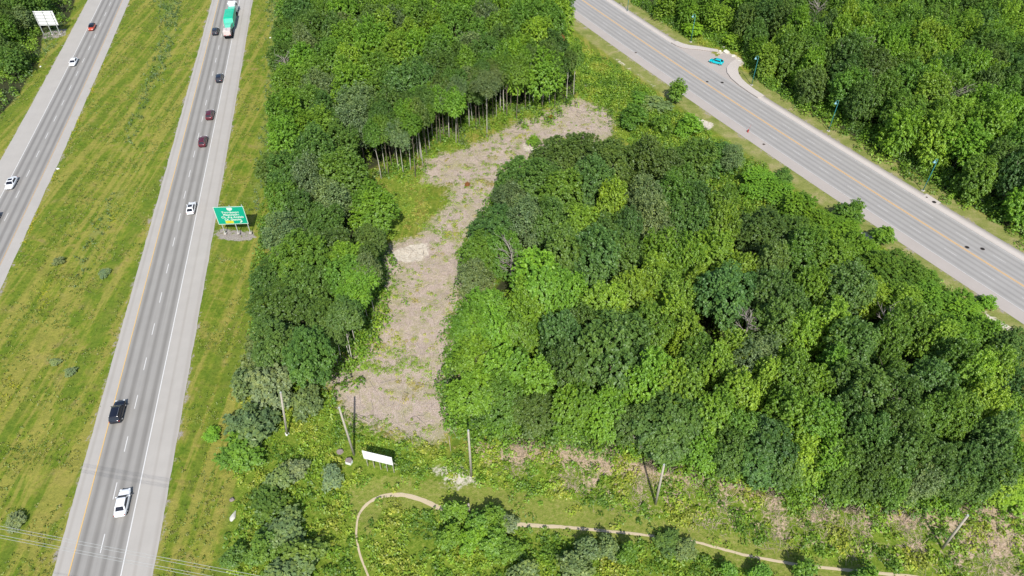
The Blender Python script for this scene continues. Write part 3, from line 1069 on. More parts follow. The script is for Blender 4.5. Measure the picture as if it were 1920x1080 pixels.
# west wood (with the strip along the highway)
FAR = []
A_edge = gp([(712, 465), (705, 500), (690, 560), (690, 620), (650, 670), (610, 690)])
candA = [p for p in poisson(W_A, 6.1, 3) if in_view(p[0], p[1], 15, 50)]
for p in candA:
    x, y = p
    e = -float(sdf(W_A, np.array([x]), np.array([y]))[0])
    n1 = float(smooth_noise(np.array([x]), np.array([y]), 34, 5)[0])
    u = random.random()
    a, b, _ = PX(x, y, 14)
    if b > 380 and a > 600 and e < 4.6:
        continue
    if a < 620 and b > 250:
        colr = random.choices(['dark green', 'olive green', 'grey-green', 'mid green', 'bright green'], [4, 4, 4, 3, 1])[0]
    elif b > 250:
        colr = random.choices(['mid green', 'bright green', 'dark green', 'yellow-green'], [4, 5, 2, 1])[0]
    elif n1 + random.gauss(0, 0.35) > 0.1:
        colr = random.choices(['bright green', 'yellow-green', 'mid green'], [5, 3, 2])[0]
    else:
        colr = random.choices(['mid green', 'dark green', 'deep blue-green', 'grey-green', 'bright green'], [5, 3, 2, 2, 2])[0]
    strip = b > 330
    hh_ = random.uniform(15, 19) * (0.8 if strip else 1.0)
    if e < 3.2 and a > 600:
        continue
    dhw = x - float(f_hw(y))
    if dhw < 25.5:
        continue
    if dhw < 30:
        hh_ *= 0.72
    rm = random.uniform(3.5, 5.0)
    FAR.append(dict(x=x, y=y, h=hh_, r=rm, c=colr, b=0.30, zone='A'))
for poly, zc, seed, zn, hr in ((W_C, Z_C, 11, 'C', (13, 17)), (W_D, 10, 13, 'D', (9, 12))):
    for x, y in poisson(poly, 5.0 if zn == 'D' else 5.8, seed):
        if not in_view(x, y, 12, 45):
            continue
        if zn == 'D' and (x - float(f_wh(y)) > -21 or (x + 152 > -7 and 215 < y < 235)):
            continue
        edge = -float(sdf(poly, np.array([x]), np.array([y]))[0])
        if zn == 'C' and (x - float(f_av(y))) * 0.87 < 15.5:
            continue
        n1 = float(smooth_noise(np.array([x]), np.array([y]), 40, 9)[0])
        if zn == 'D':
            colr = random.choices(['dark green', 'mid green', 'olive green', 'grey-green'], [4, 3, 3, 2])[0]
        elif n1 + random.gauss(0, 0.4) > 0.0:
            colr = random.choices(['bright green', 'yellow-green', 'mid green'], [4, 3, 3])[0]
        else:
            colr = random.choices(['mid green', 'dark green', 'deep blue-green', 'olive green', 'bright green'], [4, 4, 2, 2, 2])[0]
        kf = float(np.interp(edge, [0, 4, 12], [0.55, 0.75, 1.0]))
        FAR.append(dict(x=x, y=y, h=random.uniform(*hr) * kf, r=random.uniform(3.4, 4.8) * (0.5 + kf / 2), c=colr, b=0.06 if kf < 0.9 else 0.2, zone=zn))
FAR.sort(key=lambda d: d['x'] ** 2 + d['y'] ** 2 + (HC - d['h']) ** 2)
N_IND = 178
ZW = {'A': lambda a, b: ('in the highway strip above the green sign' if b < 390 and a < 700 and b > 230 else
                         'in the highway strip right of the green sign' if b >= 390 and b < 540 else
                         'at the near end of the highway strip' if b >= 540 else
                         'in the left far wood' if a < 700 else 'in the central far wood' if a < 880 else 'in the right far wood'),
      'C': lambda a, b: ('across the avenue, near end' if a > 1740 else 'across the avenue, middle part' if a > 1560 else
                         'across the avenue, far end'),
      'D': lambda a, b: 'behind the white sign back'}
for d in FAR[:N_IND]:
    a, b, _ = PX(d['x'], d['y'], d['h'] * 0.75)
    tree(d['x'], d['y'], d['h'], d['r'], d['c'], base=d['b'], zone=ZW[d['zone']](a, b))


def merged_wood(name, recs, label):
    Ps, Ns, Vs, Ts = [], [], [], []
    cache = {}
    for d in recs:
        st = STYLE[d['c']]
        k = random.randrange(4)
        if (st, k) not in cache:
            r = np.random.default_rng(400 + k)
            cache[(st, k)] = crown_points(st, r, 240 if st == 'maple' else 300, 17 if st == 'maple' else 13)
        P, Nr, v = cache[(st, k)]
        a = random.uniform(0, 6.28)
        Rm = np.array([[math.cos(a), -math.sin(a), 0], [math.sin(a), math.cos(a), 0], [0, 0, 1]])
        ch = d['h'] * (1 - d['b']) / 2
        S = np.array([d['r'] / 0.92, d['r'] / 0.92, ch / 0.9])
        z0 = float(ground_z(d['x'], d['y']))
        Ps.append((P * S) @ Rm.T + np.array([d['x'], d['y'], z0 + d['h'] - ch * 1.02]))
        Ns.append(Nr @ Rm.T)
        Vs.append(v)
        j = random.uniform(0.86, 1.16)
        Ts.append(np.tile(np.array(TINT[d['c']]) * j, (len(P), 1)))
    me = leaves(np.concatenate(Ps), np.concatenate(Ns), 0.30, np.concatenate(Vs), np.concatenate(Ts), name=name)
    o = link(name, me, M_LEAFT)
    tag(o, label, 'woodland', kind='stuff')
    return o


for zn, nm, lb in (('A', 'woodland', 'green treetops of the far end of the wood between highway and avenue'),
                   ('C', 'woodland', 'green treetops of the deeper part of the wood across the avenue'),
                   ('D', 'woodland', 'dark green treetops in the top left corner beyond the highway')):
    rr = [d for d in FAR[N_IND:] if d['zone'] == zn]
    if rr:
        merged_wood(nm, rr, lb)
print('trees', len(TREES), 'far', len(FAR) - N_IND)

# tall bare-trunked trees at the cut edge of the far wood: foot of the trunk, height
EDGE = [(1040, 203), (1018, 196), (1000, 198), (985, 207), (968, 224), (957, 206), (950, 222), (938, 210), (925, 226), (913, 258), (900, 240), (886, 228),
        (872, 214), (861, 270), (855, 268), (842, 258), (832, 262), (820, 270), (806, 280), (793, 310), (789, 300), (779, 332), (770, 318), (748, 322),
        (742, 300), (735, 312), (722, 318), (715, 335), (1062, 190), (1075, 182), (702, 588), (690, 600), (676, 628), (668, 650), (661, 678), (657, 672),
        (640, 676), (636, 690), (706, 560), (712, 520), (698, 575), (683, 610), (1030, 197), (992, 202), (945, 215), (931, 219), (907, 232), (893, 245), (880, 238),
        (866, 245), (849, 252), (838, 247), (826, 268), (812, 262), (800, 292), (796, 270), (784, 296), (764, 308), (757, 330), (729, 330)]
for i, (px, py) in enumerate(EDGE):
    x, y = G(px, py)
    h = random.uniform(14.5, 18.5) if py < 400 else random.uniform(12, 14.5)
    tree(x, y, h, random.uniform(2.0, 2.9), random.choice(['mid green', 'bright green', 'dark green', 'olive green', 'grey-green']),
         name='tall_tree', base=random.uniform(0.50, 0.70), lean=random.gauss(0, 0.045), pale=random.random() < 0.5,
         zone='at the far wood\'s cut edge' if py < 400 else 'at the highway strip\'s clearing edge')

# small trees and shrubs that stand apart: foot px, height, radius, colour, label
SMALL = [
    (1052, 30, 7, 3.2, 'dark green', 'dark round tree at the near kerb of the avenue, beside the far wood', 0.1),
    (1265, 192, 6.5, 2.6, 'mid green', 'small leafy tree on the verge overlapping the near edge of the avenue', 0.15),
    (1588, 417, 5.2, 2.6, 'mid green', 'round green tree on the verge touching the pale road shoulder', 0.1),
    (1650, 455, 3.8, 2.2, 'mid green', 'small thin tree on the verge with its shadow to the left', 0.2),
    (1652 + 190, 575, 2.6, 1.7, 'bright green', 'low bright bush at the verge on the right side of the middle wood', 0.0),
    (1467, 337, 2.4, 2.0, 'dark green', 'low dark bush on the verge right of the birch', 0.0),
    (1185, 235, 6, 3.6, 'mid green', 'dense rounded tree at the top end of the clearing', 0.05),
    (1228, 205, 3.2, 3.2, 'grey-green', 'wide low bush with whitish flowers beside the avenue verge', 0.0),
    (1200, 195, 3.0, 2.4, 'mid green', 'low green bush left of the white-flowered bush', 0.0),
    (1335, 322, 6.8, 3.4, 'dark green', 'dark crowned tree left of the white-stemmed birch', 0.1),
    (1290, 250, 5, 3.2, 'bright green', 'bright bush in the thicket behind the middle wood', 0.0),
    (1240, 245, 4.5, 3.0, 'mid green', 'mid green bush in the thicket beyond the middle wood', 0.0),
    (498, 690, 7.0, 3.0, 'grey-green', 'grey-green tree standing behind the silvery one, beyond the leftmost leaning pole', 0.1),
    (512, 748, 7.0, 3.3, 'silvery green', 'broad silvery tree behind the leftmost leaning pole', 0.1),
    (575, 770, 5, 2.2, 'grey-green', 'grey-green shrub right of the leftmost leaning pole', 0.0),
    (468, 735, 5.0, 2.4, 'grey-green', 'grey-green shrub at the grass edge, left of the broad silvery tree', 0.0),
    (478, 815, 5, 3.0, 'grey-green', 'grey-green shrub at the grass edge farther below the silvery tree', 0.0),
    (455, 860, 4, 2.5, 'mid green', 'mid green shrub at the grass edge near the bottom left thicket', 0.0),
    (530, 905, 3.2, 2.0, 'grey-green', 'grey-green shrub in the thicket left of the small silver bush', 0.0),
    (555, 890, 2.8, 1.6, 'silvery green', 'pale shrub in the thicket above the grey-green one', 0.0),
    (505, 960, 3.4, 2.3, 'dark green', 'dark shrub in the bottom left thicket right of the white boulder', 0.0),
    (540, 1005, 3.6, 2.5, 'grey-green', 'grey-green shrub near the bottom of the left thicket', 0.0),
    (580, 1050, 3.8, 2.5, 'olive green', 'olive shrub at the bottom edge above the power cables', 0.0),
    (500, 1040, 3.8, 2.5, 'dark green', 'dark shrub at the bottom edge, left of the olive one', 0.0),
    (545, 1090, 4.0, 2.6, 'grey-green', 'grey-green shrub cut by the bottom edge behind the power cables', 0.0),
    (446, 1048, 2.6, 1.5, 'dark green', 'small dark bush below the white boulders', 0.0),
    (622, 908, 2.8, 1.6, 'silvery green', 'single small silver bush in the grass left of the footpath bend', 0.0),
    (855, 972, 4.2, 1.56, 'mid green', 'sapling on the left of the clump around the short post', 0.05),
    (903, 992, 4.0, 1.79, 'mid green', 'sapling just right of the short post', 0.05),
    (925, 990, 4.2, 1.72, 'mid green', 'sapling on the right of the clump around the short post', 0.05),
    (945, 985, 2.6, 1.5, 'silvery green', 'small silvery bush where the footpath leaves the clump', 0.0),
    (845, 1015, 3.6, 1.72, 'mid green', 'sapling below the left end of the clump by the footpath', 0.0),
    (885, 1020, 3.8, 1.79, 'bright green', 'bright sapling below the middle of the clump by the footpath', 0.0),
    (925, 1030, 3.8, 1.79, 'mid green', 'sapling below the right end of the clump by the footpath', 0.0),
    (965, 1040, 2.8, 1.8, 'mid green', 'low bush inside the footpath loop, right of the sapling clump', 0.0),
    (985, 1085, 3.4, 1.9, 'grey-green', 'grey-green sapling at the bottom edge, left one of a pair', 0.0),
    (1075, 1085, 3.8, 2.1, 'grey-green', 'grey-green sapling at the bottom edge, right one of a pair', 0.0),
    (1100, 1038, 3.6, 1.3, 'grey-green', 'first sapling from the left below the straight footpath', 0.05),
    (1138, 1040, 3.8, 1.2, 'grey-green', 'second sapling from the left below the straight footpath', 0.05),
    (1175, 1048, 3.6, 1.35, 'mid green', 'third sapling from the left below the straight footpath', 0.05),
    (1250, 1022, 2.0, 1.5, 'olive green', 'low olive bush leaning over the footpath', 0.0),
    (1280, 1035, 2.0, 1.5, 'grey-green', 'low bush right of the olive one below the footpath', 0.0),
    (1365, 1085, 3.0, 1.2, 'mid green', 'sapling below the footpath bend on the right', 0.0),
    (1415, 1085, 2.8, 1.2, 'mid green', 'sapling right of the one below the footpath bend', 0.0),
    (1502, 1082, 4.0, 1.5, 'mid green', 'dark sapling whose shadow crosses the footpath', 0.0),
    (1615, 1094, 3.6, 1.5, 'mid green', 'sapling at the bottom edge right of the dark sapling', 0.0),
    (1885, 935, 3.0, 2.3, 'yellow-green', 'yellow-green bush at the right end of the front edge of the wood', 0.0),
    (1340, 62, 4.0, 3.2, 'bright green', 'bright bush in the thicket behind the teal car', 0.0),
    (1300, 66, 3.6, 3.0, 'bright green', 'bright bush below the second lamp post from the top', 0.0),
    (1375, 88, 3.8, 3.0, 'yellow-green', 'yellow-green bush above the driveway boulders', 0.0),
    (1000, 600 - 330, 2.2, 1.6, 'mid green', 'little green bush beside the pale stones of the clearing', 0.0),
    (398, 815, 1.5, 1.2, 'bright green', 'low bright green bush in the grass strip right of the highway', 0.0),
    (103, 675, 0.9, 0.8, 'silvery green', 'low pale weed clump in the median left of the highway', 0.0),
    (130, 695, 1.0, 1.0, 'silvery green', 'pale weed clump in the lower part of the median', 0.0),
    (28, 975, 1.3, 1.3, 'silvery green', 'pale weed clump at the left edge above the cables', 0.0),
    (107, 487, 1.0, 1.0, 'silvery green', 'pale green bush in the median beside the west carriageway', 0.0),
    (196, 512, 1.0, 1.0, 'silvery green', 'pale green bush in the middle of the median', 0.0),
]
for px, py, h, r_, c_, lb, bs in SMALL:
    x, y = G(px, py)
    bush = h < 5.3
    tree(x, y, h, r_, c_, name='bush' if bush else 'small_tree', base=bs, label=lb, cat='bush' if bush else 'tree',
         style='bush', k=1.22 if h < 4.5 else 1.0)
for px, py, lb in ((1053, 72, 'rusty orange dead treetop at the right edge of the far wood'), (1033, 218, 'small rusty orange bush at the top of the clearing'),
                   (876, 344, 'small rusty orange bush in the middle of the clearing')):
    top = py < 100
    x, y = G(px, py, 13 if top else 0.8)
    tree(x, y, 14 if top else 1.1, 1.0 if top else 0.55, 'rusty orange', name='bush' if not top else 'dead_treetop', base=0.85 if top else 0.0, label=lb, cat='bush' if not top else 'tree', style='airy')
# birch with two white stems
x, y = G(1362, 330)
bt = tree(x, y, 8.5, 2.6, 'grey-green', name='birch_tree', base=0.35, label='thin birch with two white stems standing at the avenue side of the wood', cat='tree', style='airy', zsq=0.9)
for dx, dy in ((0.9, 0.2), (1.7, 0.3)):
    mb = MB()
    mb.tube([(0.0, 0, 0), (dx * 0.35, dy * .3, 2.6), (dx * 0.8, dy, 5.2), (dx, dy, 7.4)], [0.15, 0.12, 0.09, 0.04], 7)
    mb.build('stem', M_BIRCH, bt)
bt.rotation_euler = (0, 0, 0)


def dead_tree(px, py, h, spread, label, seed, lean=0.0):
    r = random.Random(seed)
    x, y = G(px, py, h * 0.35)
    t = empty('dead_tree', (x, y, float(ground_z(x, y))), r.uniform(0, 6), label=label, cat='dead tree')
    mb = MB()
    mb.tube([(0, 0, 0), (0.1, 0.1, h * 0.35), (0.3, 0, h * 0.6), (0.2, 0.3, h * 0.95)], [0.2, 0.16, 0.11, 0.03], 7)
    mb.build('trunk', M_DEAD, t)
    mb = MB()
    for k in range(26):
        a = r.uniform(0, 6.28)
        z = h * r.uniform(0.35, 0.9)
        ln = spread * r.uniform(0.5, 1.1)
        p0 = Vector((0.2, 0.1, z))
        p1 = p0 + Vector((math.cos(a) * ln * 0.5, math.sin(a) * ln * 0.5, ln * 0.45))
        p2 = p0 + Vector((math.cos(a + .2) * ln, math.sin(a + .2) * ln, ln * r.uniform(0.6, 1.0)))
        mb.tube([p0, p1, p2], [0.08, 0.055, 0.02], 5)
        for q in range(4):
            a2 = a + r.uniform(-1.2, 1.2)
            l2 = ln * r.uniform(0.3, 0.6)
            s0 = p1.lerp(p2, r.random())
            mb.tube([s0, s0 + Vector((math.cos(a2) * l2, math.sin(a2) * l2, l2 * r.uniform(0.1, 0.9)))], [0.035, 0.012], 4)
    mb.build('branches', M_DEAD, t)
    return t


for k, a in enumerate([(957, 512, 10.5, 3.3, 'bare grey dead tree on the clearing side of the middle wood'),
                       (1642, 650, 12, 2.6, 'bare dead branches between crowns right of the middle of the wood'),
                       (1628, 778, 12, 2.2, 'bare dead tree in the lower right of the middle wood'),
                       (1392, 648, 13.5, 2.4, 'pale dead treetop in the centre of the middle wood'),
                       (1765, 222, 14.5, 3.4, 'grey dead tree in the wood across the avenue'),
                       (1600, 125, 15, 2.6, 'bare dead branches in the far end of the wood across the avenue'),
                       (1520, 55, 15, 2.6, 'pale bare branches near the top of the wood across the avenue'),
                       (545, 155, 13, 2.6, 'grey dead tree at the highway side of the far wood'),
                       (880, 520, 5, 2.2, 'grey bare bush at the edge of the clearing'),
                       (585, 310, 13, 2.0, 'thin grey dead tree in the strip of wood above the green sign'),
                       (1020, 150, 15, 1.6, 'dead stem with bare twigs at the right edge of the far wood'),
                       (535, 690, 8, 1.5, 'bare leaning stem in the shade above the silvery tree'),
                       (1210, 842, 3.5, 2.2, 'brown dead bush at the foot of the front wood edge')]):
    dead_tree(*a, seed=k)

# ------------------------------------------------------------------ undergrowth, grass, brushwood (nobody could count them)
KEEP = gp([(638, 848), (655, 868), (658, 874), (538, 816), (538, 824), (437, 967), (437, 975), (435, 935), (1362, 99), (1375, 106), (1386, 115),
           (664, 855), (1229, 948), (1767, 1031), (879, 962), (879, 970), (720, 885), (700, 880), (737, 892), (109, 317), (76, 125), (506, 68)])


def scatter_in(polys, n, seed, extra=None, zref=0):
    r = np.random.default_rng(seed)
    P = np.concatenate([np.array(p) for p in polys])
    lo, hi = P.min(0), P.max(0)
    c = r.uniform(lo, hi, (n, 2))
    ok = np.zeros(n, bool)
    for p in polys:
        ok |= sdf(p, c[:, 0], c[:, 1]) < r.normal(0, 0.7, n)
    c = c[ok]
    a = 960 + FPX * c[:, 0] / (c[:, 1] * math.cos(PITCH) + HC * math.sin(PITCH))
    c = c[(a > -40) & (a < 1960) & (c[:, 1] > 42) & (c[:, 1] < 268)]
    c = c[sdf(FOOTPATH, c[:, 0], c[:, 1], closed=False) > 0.55]
    for kx, ky in KEEP:
        c = c[(c[:, 0] - kx) ** 2 + (c[:, 1] - ky) ** 2 > 1.5 ** 2]
    av_ = (c[:, 0] - f_av(c[:, 1])) * 0.87
    c = c[(np.abs(av_) > 11.2)]
    dh_ = c[:, 0] - f_hw(c[:, 1])
    c = c[(dh_ < -2.7) | (dh_ > 12.8)]
    dw_ = c[:, 0] - f_wh(c[:, 1])
    c = c[(dw_ < -12.9) | (dw_ > 2.8)]
    return c


def clumps(name, c, rad, ht, nl, ls, cols, label, cat, seed=0, upn=0.9, thin=None):
    r = np.random.default_rng(seed)
    n = len(c)
    if n == 0:
        return
    z = ground_z(c[:, 0], c[:, 1])
    R_ = rad * r.uniform(0.5, 1.4, n)
    H_ = ht * r.uniform(0.4, 1.5, n)
    ci = r.integers(0, len(cols), n)
    # patches of one plant kind
    pn = smooth_noise(c[:, 0], c[:, 1], 9, seed + 31) + r.normal(0, 0.35, n)
    ci = np.clip(((pn + 1.2) / 2.4 * len(cols)).astype(int), 0, len(cols) - 1)
    T0 = np.array(cols)[ci] * r.uniform(0.82, 1.2, (n, 1))
    idx = np.repeat(np.arange(n), nl)
    m = len(idx)
    a = r.uniform(0, 2 * math.pi, m)
    q = np.sqrt(r.random(m))
    zz = (1 - q ** 2) * r.uniform(0.5, 1.05, m)
    P = np.stack([c[idx, 0] + np.cos(a) * q * R_[idx], c[idx, 1] + np.sin(a) * q * R_[idx], z[idx] + 0.04 + zz * H_[idx]], 1)
    Nr = np.stack([np.cos(a) * q * 0.8, np.sin(a) * q * 0.8, np.full(m, upn)], 1) + r.normal(size=(m, 3)) * 0.4
    me = leaves(P, Nr, ls, r.normal(0.5, 0.2, m), T0[idx], aspect=1.6, name=name)
    o = link(name, me, M_LEAFT)
    tag(o, label, cat, kind='stuff')
    return o


LG = [(0.125, 0.235, 0.026), (0.185, 0.325, 0.032), (0.245, 0.390, 0.038), (0.310, 0.420, 0.045), (0.370, 0.420, 0.060)]
c = scatter_in(LUSH + [BRUSH2[0]], 36000, 21)
c = c[(smooth_noise(c[:, 0], c[:, 1], 7, 77) > -1.1)]
dsd = np.min([sdf(p, c[:, 0], c[:, 1]) for p in DRY], axis=0)
c = c[(dsd > 0) | (rng.random(len(c)) < 0.10)]
brd = np.min([sdf(p, c[:, 0], c[:, 1]) for p in BRUSH2], axis=0)
c = c[(brd > 0) | (smooth_noise(c[:, 0], c[:, 1], 8, 90) + rng.normal(0, 0.5, len(c)) < 0.18)]
print('lush clumps', len(c))
clumps('undergrowth', c, 0.85, 0.8, 26, 0.24, LG, 'lush green weeds and brambles covering the rough ground', 'undergrowth', 1)
# ferny patches in the clearing and brush strip
c = scatter_in([CLEARING] + LPS, 30000, 22)
lpd = np.min([sdf(p, c[:, 0], c[:, 1]) for p in LPS], axis=0)
c = c[0.6 * smooth_noise(c[:, 0], c[:, 1], 4.5, 12) + 0.6 * smooth_noise(c[:, 0], c[:, 1], 15, 47) + rng.normal(0, 0.6, len(c)) > np.where(lpd < 0, 0.30, 0.85)]
fl = np.min([sdf(p, c[:, 0], c[:, 1]) for p in (W_A, W_B)], axis=0)
c = c[fl > -8]
bsd = np.min([sdf(p, c[:, 0], c[:, 1]) for p in BARE], axis=0)
c = c[bsd > 0.2]
clumps('weeds', c, 0.6, 0.35, 24, 0.15, [(0.20, 0.33, 0.035), (0.30, 0.42, 0.05), (0.24, 0.38, 0.04), (0.40, 0.44, 0.08), (0.38, 0.34, 0.08)], 'scattered yellow-green weeds sprouting in the mulched clearing', 'weeds', 2)
# understorey of the woods
c = scatter_in([W_A, W_B, W_C, W_D], 19000, 23)
clumps('understorey', c, 1.3, 2.6, 34, 0.34, LG[:3], 'green saplings and shrubs growing under the trees', 'understorey', 3)
# skirts of the middle wood: leafy thicket down to the ground on its edges
c = []
W_BG = gp([(1000, 300), (1060, 270), (1150, 275), (1240, 285), (1300, 290), (1390, 300), (1440, 350), (1510, 400), (1600, 460), (1710, 510),
           (1810, 590), (1970, 690), (1970, 905), (1850, 905), (1750, 920), (1600, 912), (1480, 890), (1350, 855), (1240, 838), (1150, 805),
           (1000, 795), (880, 790), (845, 740), (850, 660), (860, 600), (895, 500), (892, 460), (925, 400), (945, 350), (960, 330)], 1.5)
for poly, nE in ((W_BG, 800), (gp([(1190, 2), (1230, 30), (1280, 55), (1340, 70), (1400, 95), (1432, 150), (1500, 205), (1575, 255), (1650, 300), (1730, 345), (1850, 420), (1960, 475), (2000, 440), (1850, 385), (1730, 310), (1640, 262), (1575, 220), (1500, 170), (1440, 110), (1400, 60), (1340, 40), (1250, 10)]), 1500), (gp([(-60, 190), (10, 120), (50, 50), (58, 12), (105, -5), (60, 0), (20, 60), (-40, 120)]), 260), (gp([(712, 465), (705, 520), (690, 560), (672, 640), (600, 665), (480, 660), (468, 560), (480, 470), (490, 400), (505, 250), (520, 100), (530, -20)]), 420)):
    P = np.array(poly)
    s = rng.uniform(0, len(P) - 1, nE)
    i = s.astype(int)
    t = (s - i)[:, None]
    q = P[i] * (1 - t) + P[(i + 1) % len(P)] * t
    c.append(q + rng.normal(0, 1.2, q.shape))
c = np.concatenate(c)
dh_ = c[:, 0] - f_hw(c[:, 1])
c = c[(dh_ < 0) | (dh_ > 23.3)]
av_ = (c[:, 0] - f_av(c[:, 1])) * 0.87
c = c[np.abs(av_) > 14.8]
c = c[(c[:, 0] - f_wh(c[:, 1]) > 0) | (c[:, 0] - f_wh(c[:, 1]) < -19)]
clumps('thicket', c, 1.5, 2.8, 60, 0.30, [TINT['dark green'], TINT['mid green'], TINT['bright green'], TINT['mid green']], 'leafy thicket filling the edges of the woods', 'thicket', 4)
c = rng.uniform((20, 92), (125, 200), (16000, 2))
av_ = (c[:, 0] - f_av(c[:, 1])) * 0.87
lim = -17.2 - 1.4 * smooth_noise(c[:, 0], c[:, 1], 9, 61)
c = c[(av_ < lim) & (av_ > -33 + rng.normal(0, 2, len(c)))]
clumps('scrub', c, 1.1, 1.7, 34, 0.26, [LG[0], LG[1], LG[2], LG[1], LG[3]], 'low bright green scrub between the middle wood and the avenue verge', 'scrub', 9)
fr = resample(gp([(850, 800), (900, 800), (1000, 800), (1150, 812), (1240, 843), (1350, 862), (1480, 898), (1600, 920), (1750, 928), (1850, 915), (1930, 915)]), 900)
c = fr + rng.normal(0, 1, fr.shape) * np.array([1.0, 1.9])
c = c[smooth_noise(c[:, 0], c[:, 1], 7, 55) + rng.normal(0, 0.4, len(c)) > -0.35]
clumps('thicket', c, 1.1, 1.5, 40, 0.26, [TINT['dark green'], TINT['mid green'], LG[1], TINT['bright green']], 'ragged leafy skirt along the front edge of the middle wood', 'thicket', 14)
ef = np.array(gp(EDGE))
c = np.repeat(ef, 7, 0) + rng.normal(0, 1, (len(ef) * 7, 2)) * np.array([2.0, 1.6]) + np.array([-0.3, 1.2])
clumps('saplings', c, 0.8, 2.4, 26, 0.26, [TINT['mid green'], LG[1], LG[2], TINT['grey-green']], 'leafy saplings crowding the feet of the bare trunks at the cut edge', 'saplings', 15)
# reeds
c = scatter_in(REED, 9000, 24)
clumps('reeds', c, 0.5, 1.1, 16, 0.22, [(0.15, 0.23, 0.085), (0.19, 0.27, 0.11), (0.13, 0.22, 0.06)], 'tall grey-green reeds along the ditches', 'reeds', 5, upn=0.4)
# weeds in the mown grass
MED = [gp([(243, -20), (395, -20), (320, 270), (245, 540), (165, 810), (85, 1110), (-60, 1110), (-60, 600), (0, 550), (60, 440), (125, 270)]),
       gp([(482, -20), (500, -20), (480, 300), (470, 420), (455, 700), (430, 900), (420, 1110), (290, 1110), (345, 720), (385, 520), (440, 270)]),
       gp([(100, 60), (150, 0), (130, -20), (160, -20), (90, 130), (0, 270), (0, 220), (60, 130)])]
c = scatter_in(MED, 42000, 25)
c = c[(smooth_noise(c[:, 0], c[:, 1], 14, 70) + rng.normal(0, 0.5, len(c)) > 0.1)]
print('grass', len(c))
clumps('grass', c, 0.42, 0.28, 9, 0.16, [(0.19, 0.27, 0.045), (0.24, 0.30, 0.055), (0.29, 0.29, 0.08), (0.22, 0.30, 0.05)], 'rough olive-green grass tufts of the median and verges', 'grass', 6, upn=0.7)
c = scatter_in(YELL, 3000, 26)
clumps('wildflowers', c, 0.4, 0.4, 10, 0.13, [(0.42, 0.42, 0.03), (0.25, 0.34, 0.04)], 'yellow wildflowers in patches on the grass', 'flowers', 7)
# yellow flowers along the kerb of the west carriageway
ss = rng.uniform(0, 1, 260)
yy = 110 + 100 * ss
yy = yy[smooth_noise(yy, yy * 0, 12, 5) > 0.0]
c = np.stack([f_wh(yy) + 3.0 + rng.normal(0, 0.25, len(yy)), yy], 1)
clumps('wildflowers', c, 0.3, 0.3, 14, 0.12, [(0.50, 0.46, 0.03), (0.35, 0.40, 0.03)], 'yellow wildflowers along the shoulder of the west carriageway', 'flowers', 8)


def sticks(name, c, lmin, lmax, rad, cols, label, seed, stand=0.25):
    r = np.random.default_rng(seed)
    n = len(c)
    z = ground_z(c[:, 0], c[:, 1])
    L = r.uniform(lmin, lmax, n)
    a = r.uniform(0, 2 * math.pi, n)
    e = np.abs(r.normal(0, stand, n))
    d = np.stack([np.cos(a) * np.cos(e), np.sin(a) * np.cos(e), np.sin(e)], 1)
    s = np.stack([-np.sin(a), np.cos(a), np.zeros(n)], 1)
    u = np.cross(d, s)
    rr = (rad * r.uniform(0.5, 1.3, n))[:, None]
    p0 = np.stack([c[:, 0], c[:, 1], z + 0.03], 1)
    p1 = p0 + d * L[:, None]
    V = np.empty((n, 6, 3))
    for k in range(3):
        t = 2 * math.pi * k / 3 + 0.5
        o_ = (s * math.cos(t) + u * math.sin(t)) * rr
        V[:, k] = p0 + o_
        V[:, 3 + k] = p1 + o_ * 0.5
    base = (np.arange(n) * 6)[:, None]
    Q = np.concatenate([base + np.array([[k, (k + 1) % 3, 3 + (k + 1) % 3, 3 + k]]) for k in range(3)], 0)
    me = quadmesh(name, V.reshape(-1, 3), Q)
    o = link(name, me, simple(name + '_wood', cols, 0.9, 0.1, var=0.35, scale=0.8))
    tag(o, label, 'brushwood', kind='stuff')


c = scatter_in([CLEARING], 30000, 27)
c = c[rng.random(len(c)) < 0.75]
sticks('wood_debris', c, 0.25, 1.1, 0.026, C(240, 226, 212), 'pale shredded twigs and wood chips over the clearing', 1)
c = scatter_in([CLEARING], 2600, 28)
sticks('wood_debris', c, 1.2, 3.6, 0.055, C(212, 198, 182), 'larger cut branches left lying across the clearing', 2, 0.12)
c = scatter_in(BRUSH2, 30000, 29)
c = c[smooth_noise(c[:, 0], c[:, 1], 8, 90) + rng.normal(0, 0.5, len(c)) > 0.15]
sticks('dry_brush', c, 0.4, 1.5, 0.026, C(228, 204, 182), 'dry pinkish-brown brushwood in front of the middle wood', 3, 0.5)

# ------------------------------------------------------------------ poles
def pole(px, py, tx, ty, h, label, short=False):
    x, y = G(px, py)
    xt, yt = G(tx, ty, h)
    t = empty('utility_pole', (x, y, float(ground_z(x, y))), 0, label=label, cat='utility pole', group='bare wooden poles in the corridor')
    mb = MB()
    d = Vector((xt - x, yt - y, h))
    mb.tube([(0, 0, -0.1), tuple(d * 0.5), tuple(d)], [0.21, 0.185, 0.15], 12)
    mb.build('shaft', M_POLE, t)
    if not short:
        mb = MB()
        mb.tube([tuple(d), tuple(d * 1.012)], [0.17, 0.15], 12)
        mb.build('pole_cap', M_STEEL, t)
        mb = MB()
        for k in range(4):
            p = d * (0.86 + 0.03 * k)
            mb.tube([tuple(p + Vector((-0.26, 0, 0))), tuple(p + Vector((0.26, 0, 0)))], 0.03, 6)
        mb.build('bolts', M_DARKIRON, t)
    return t


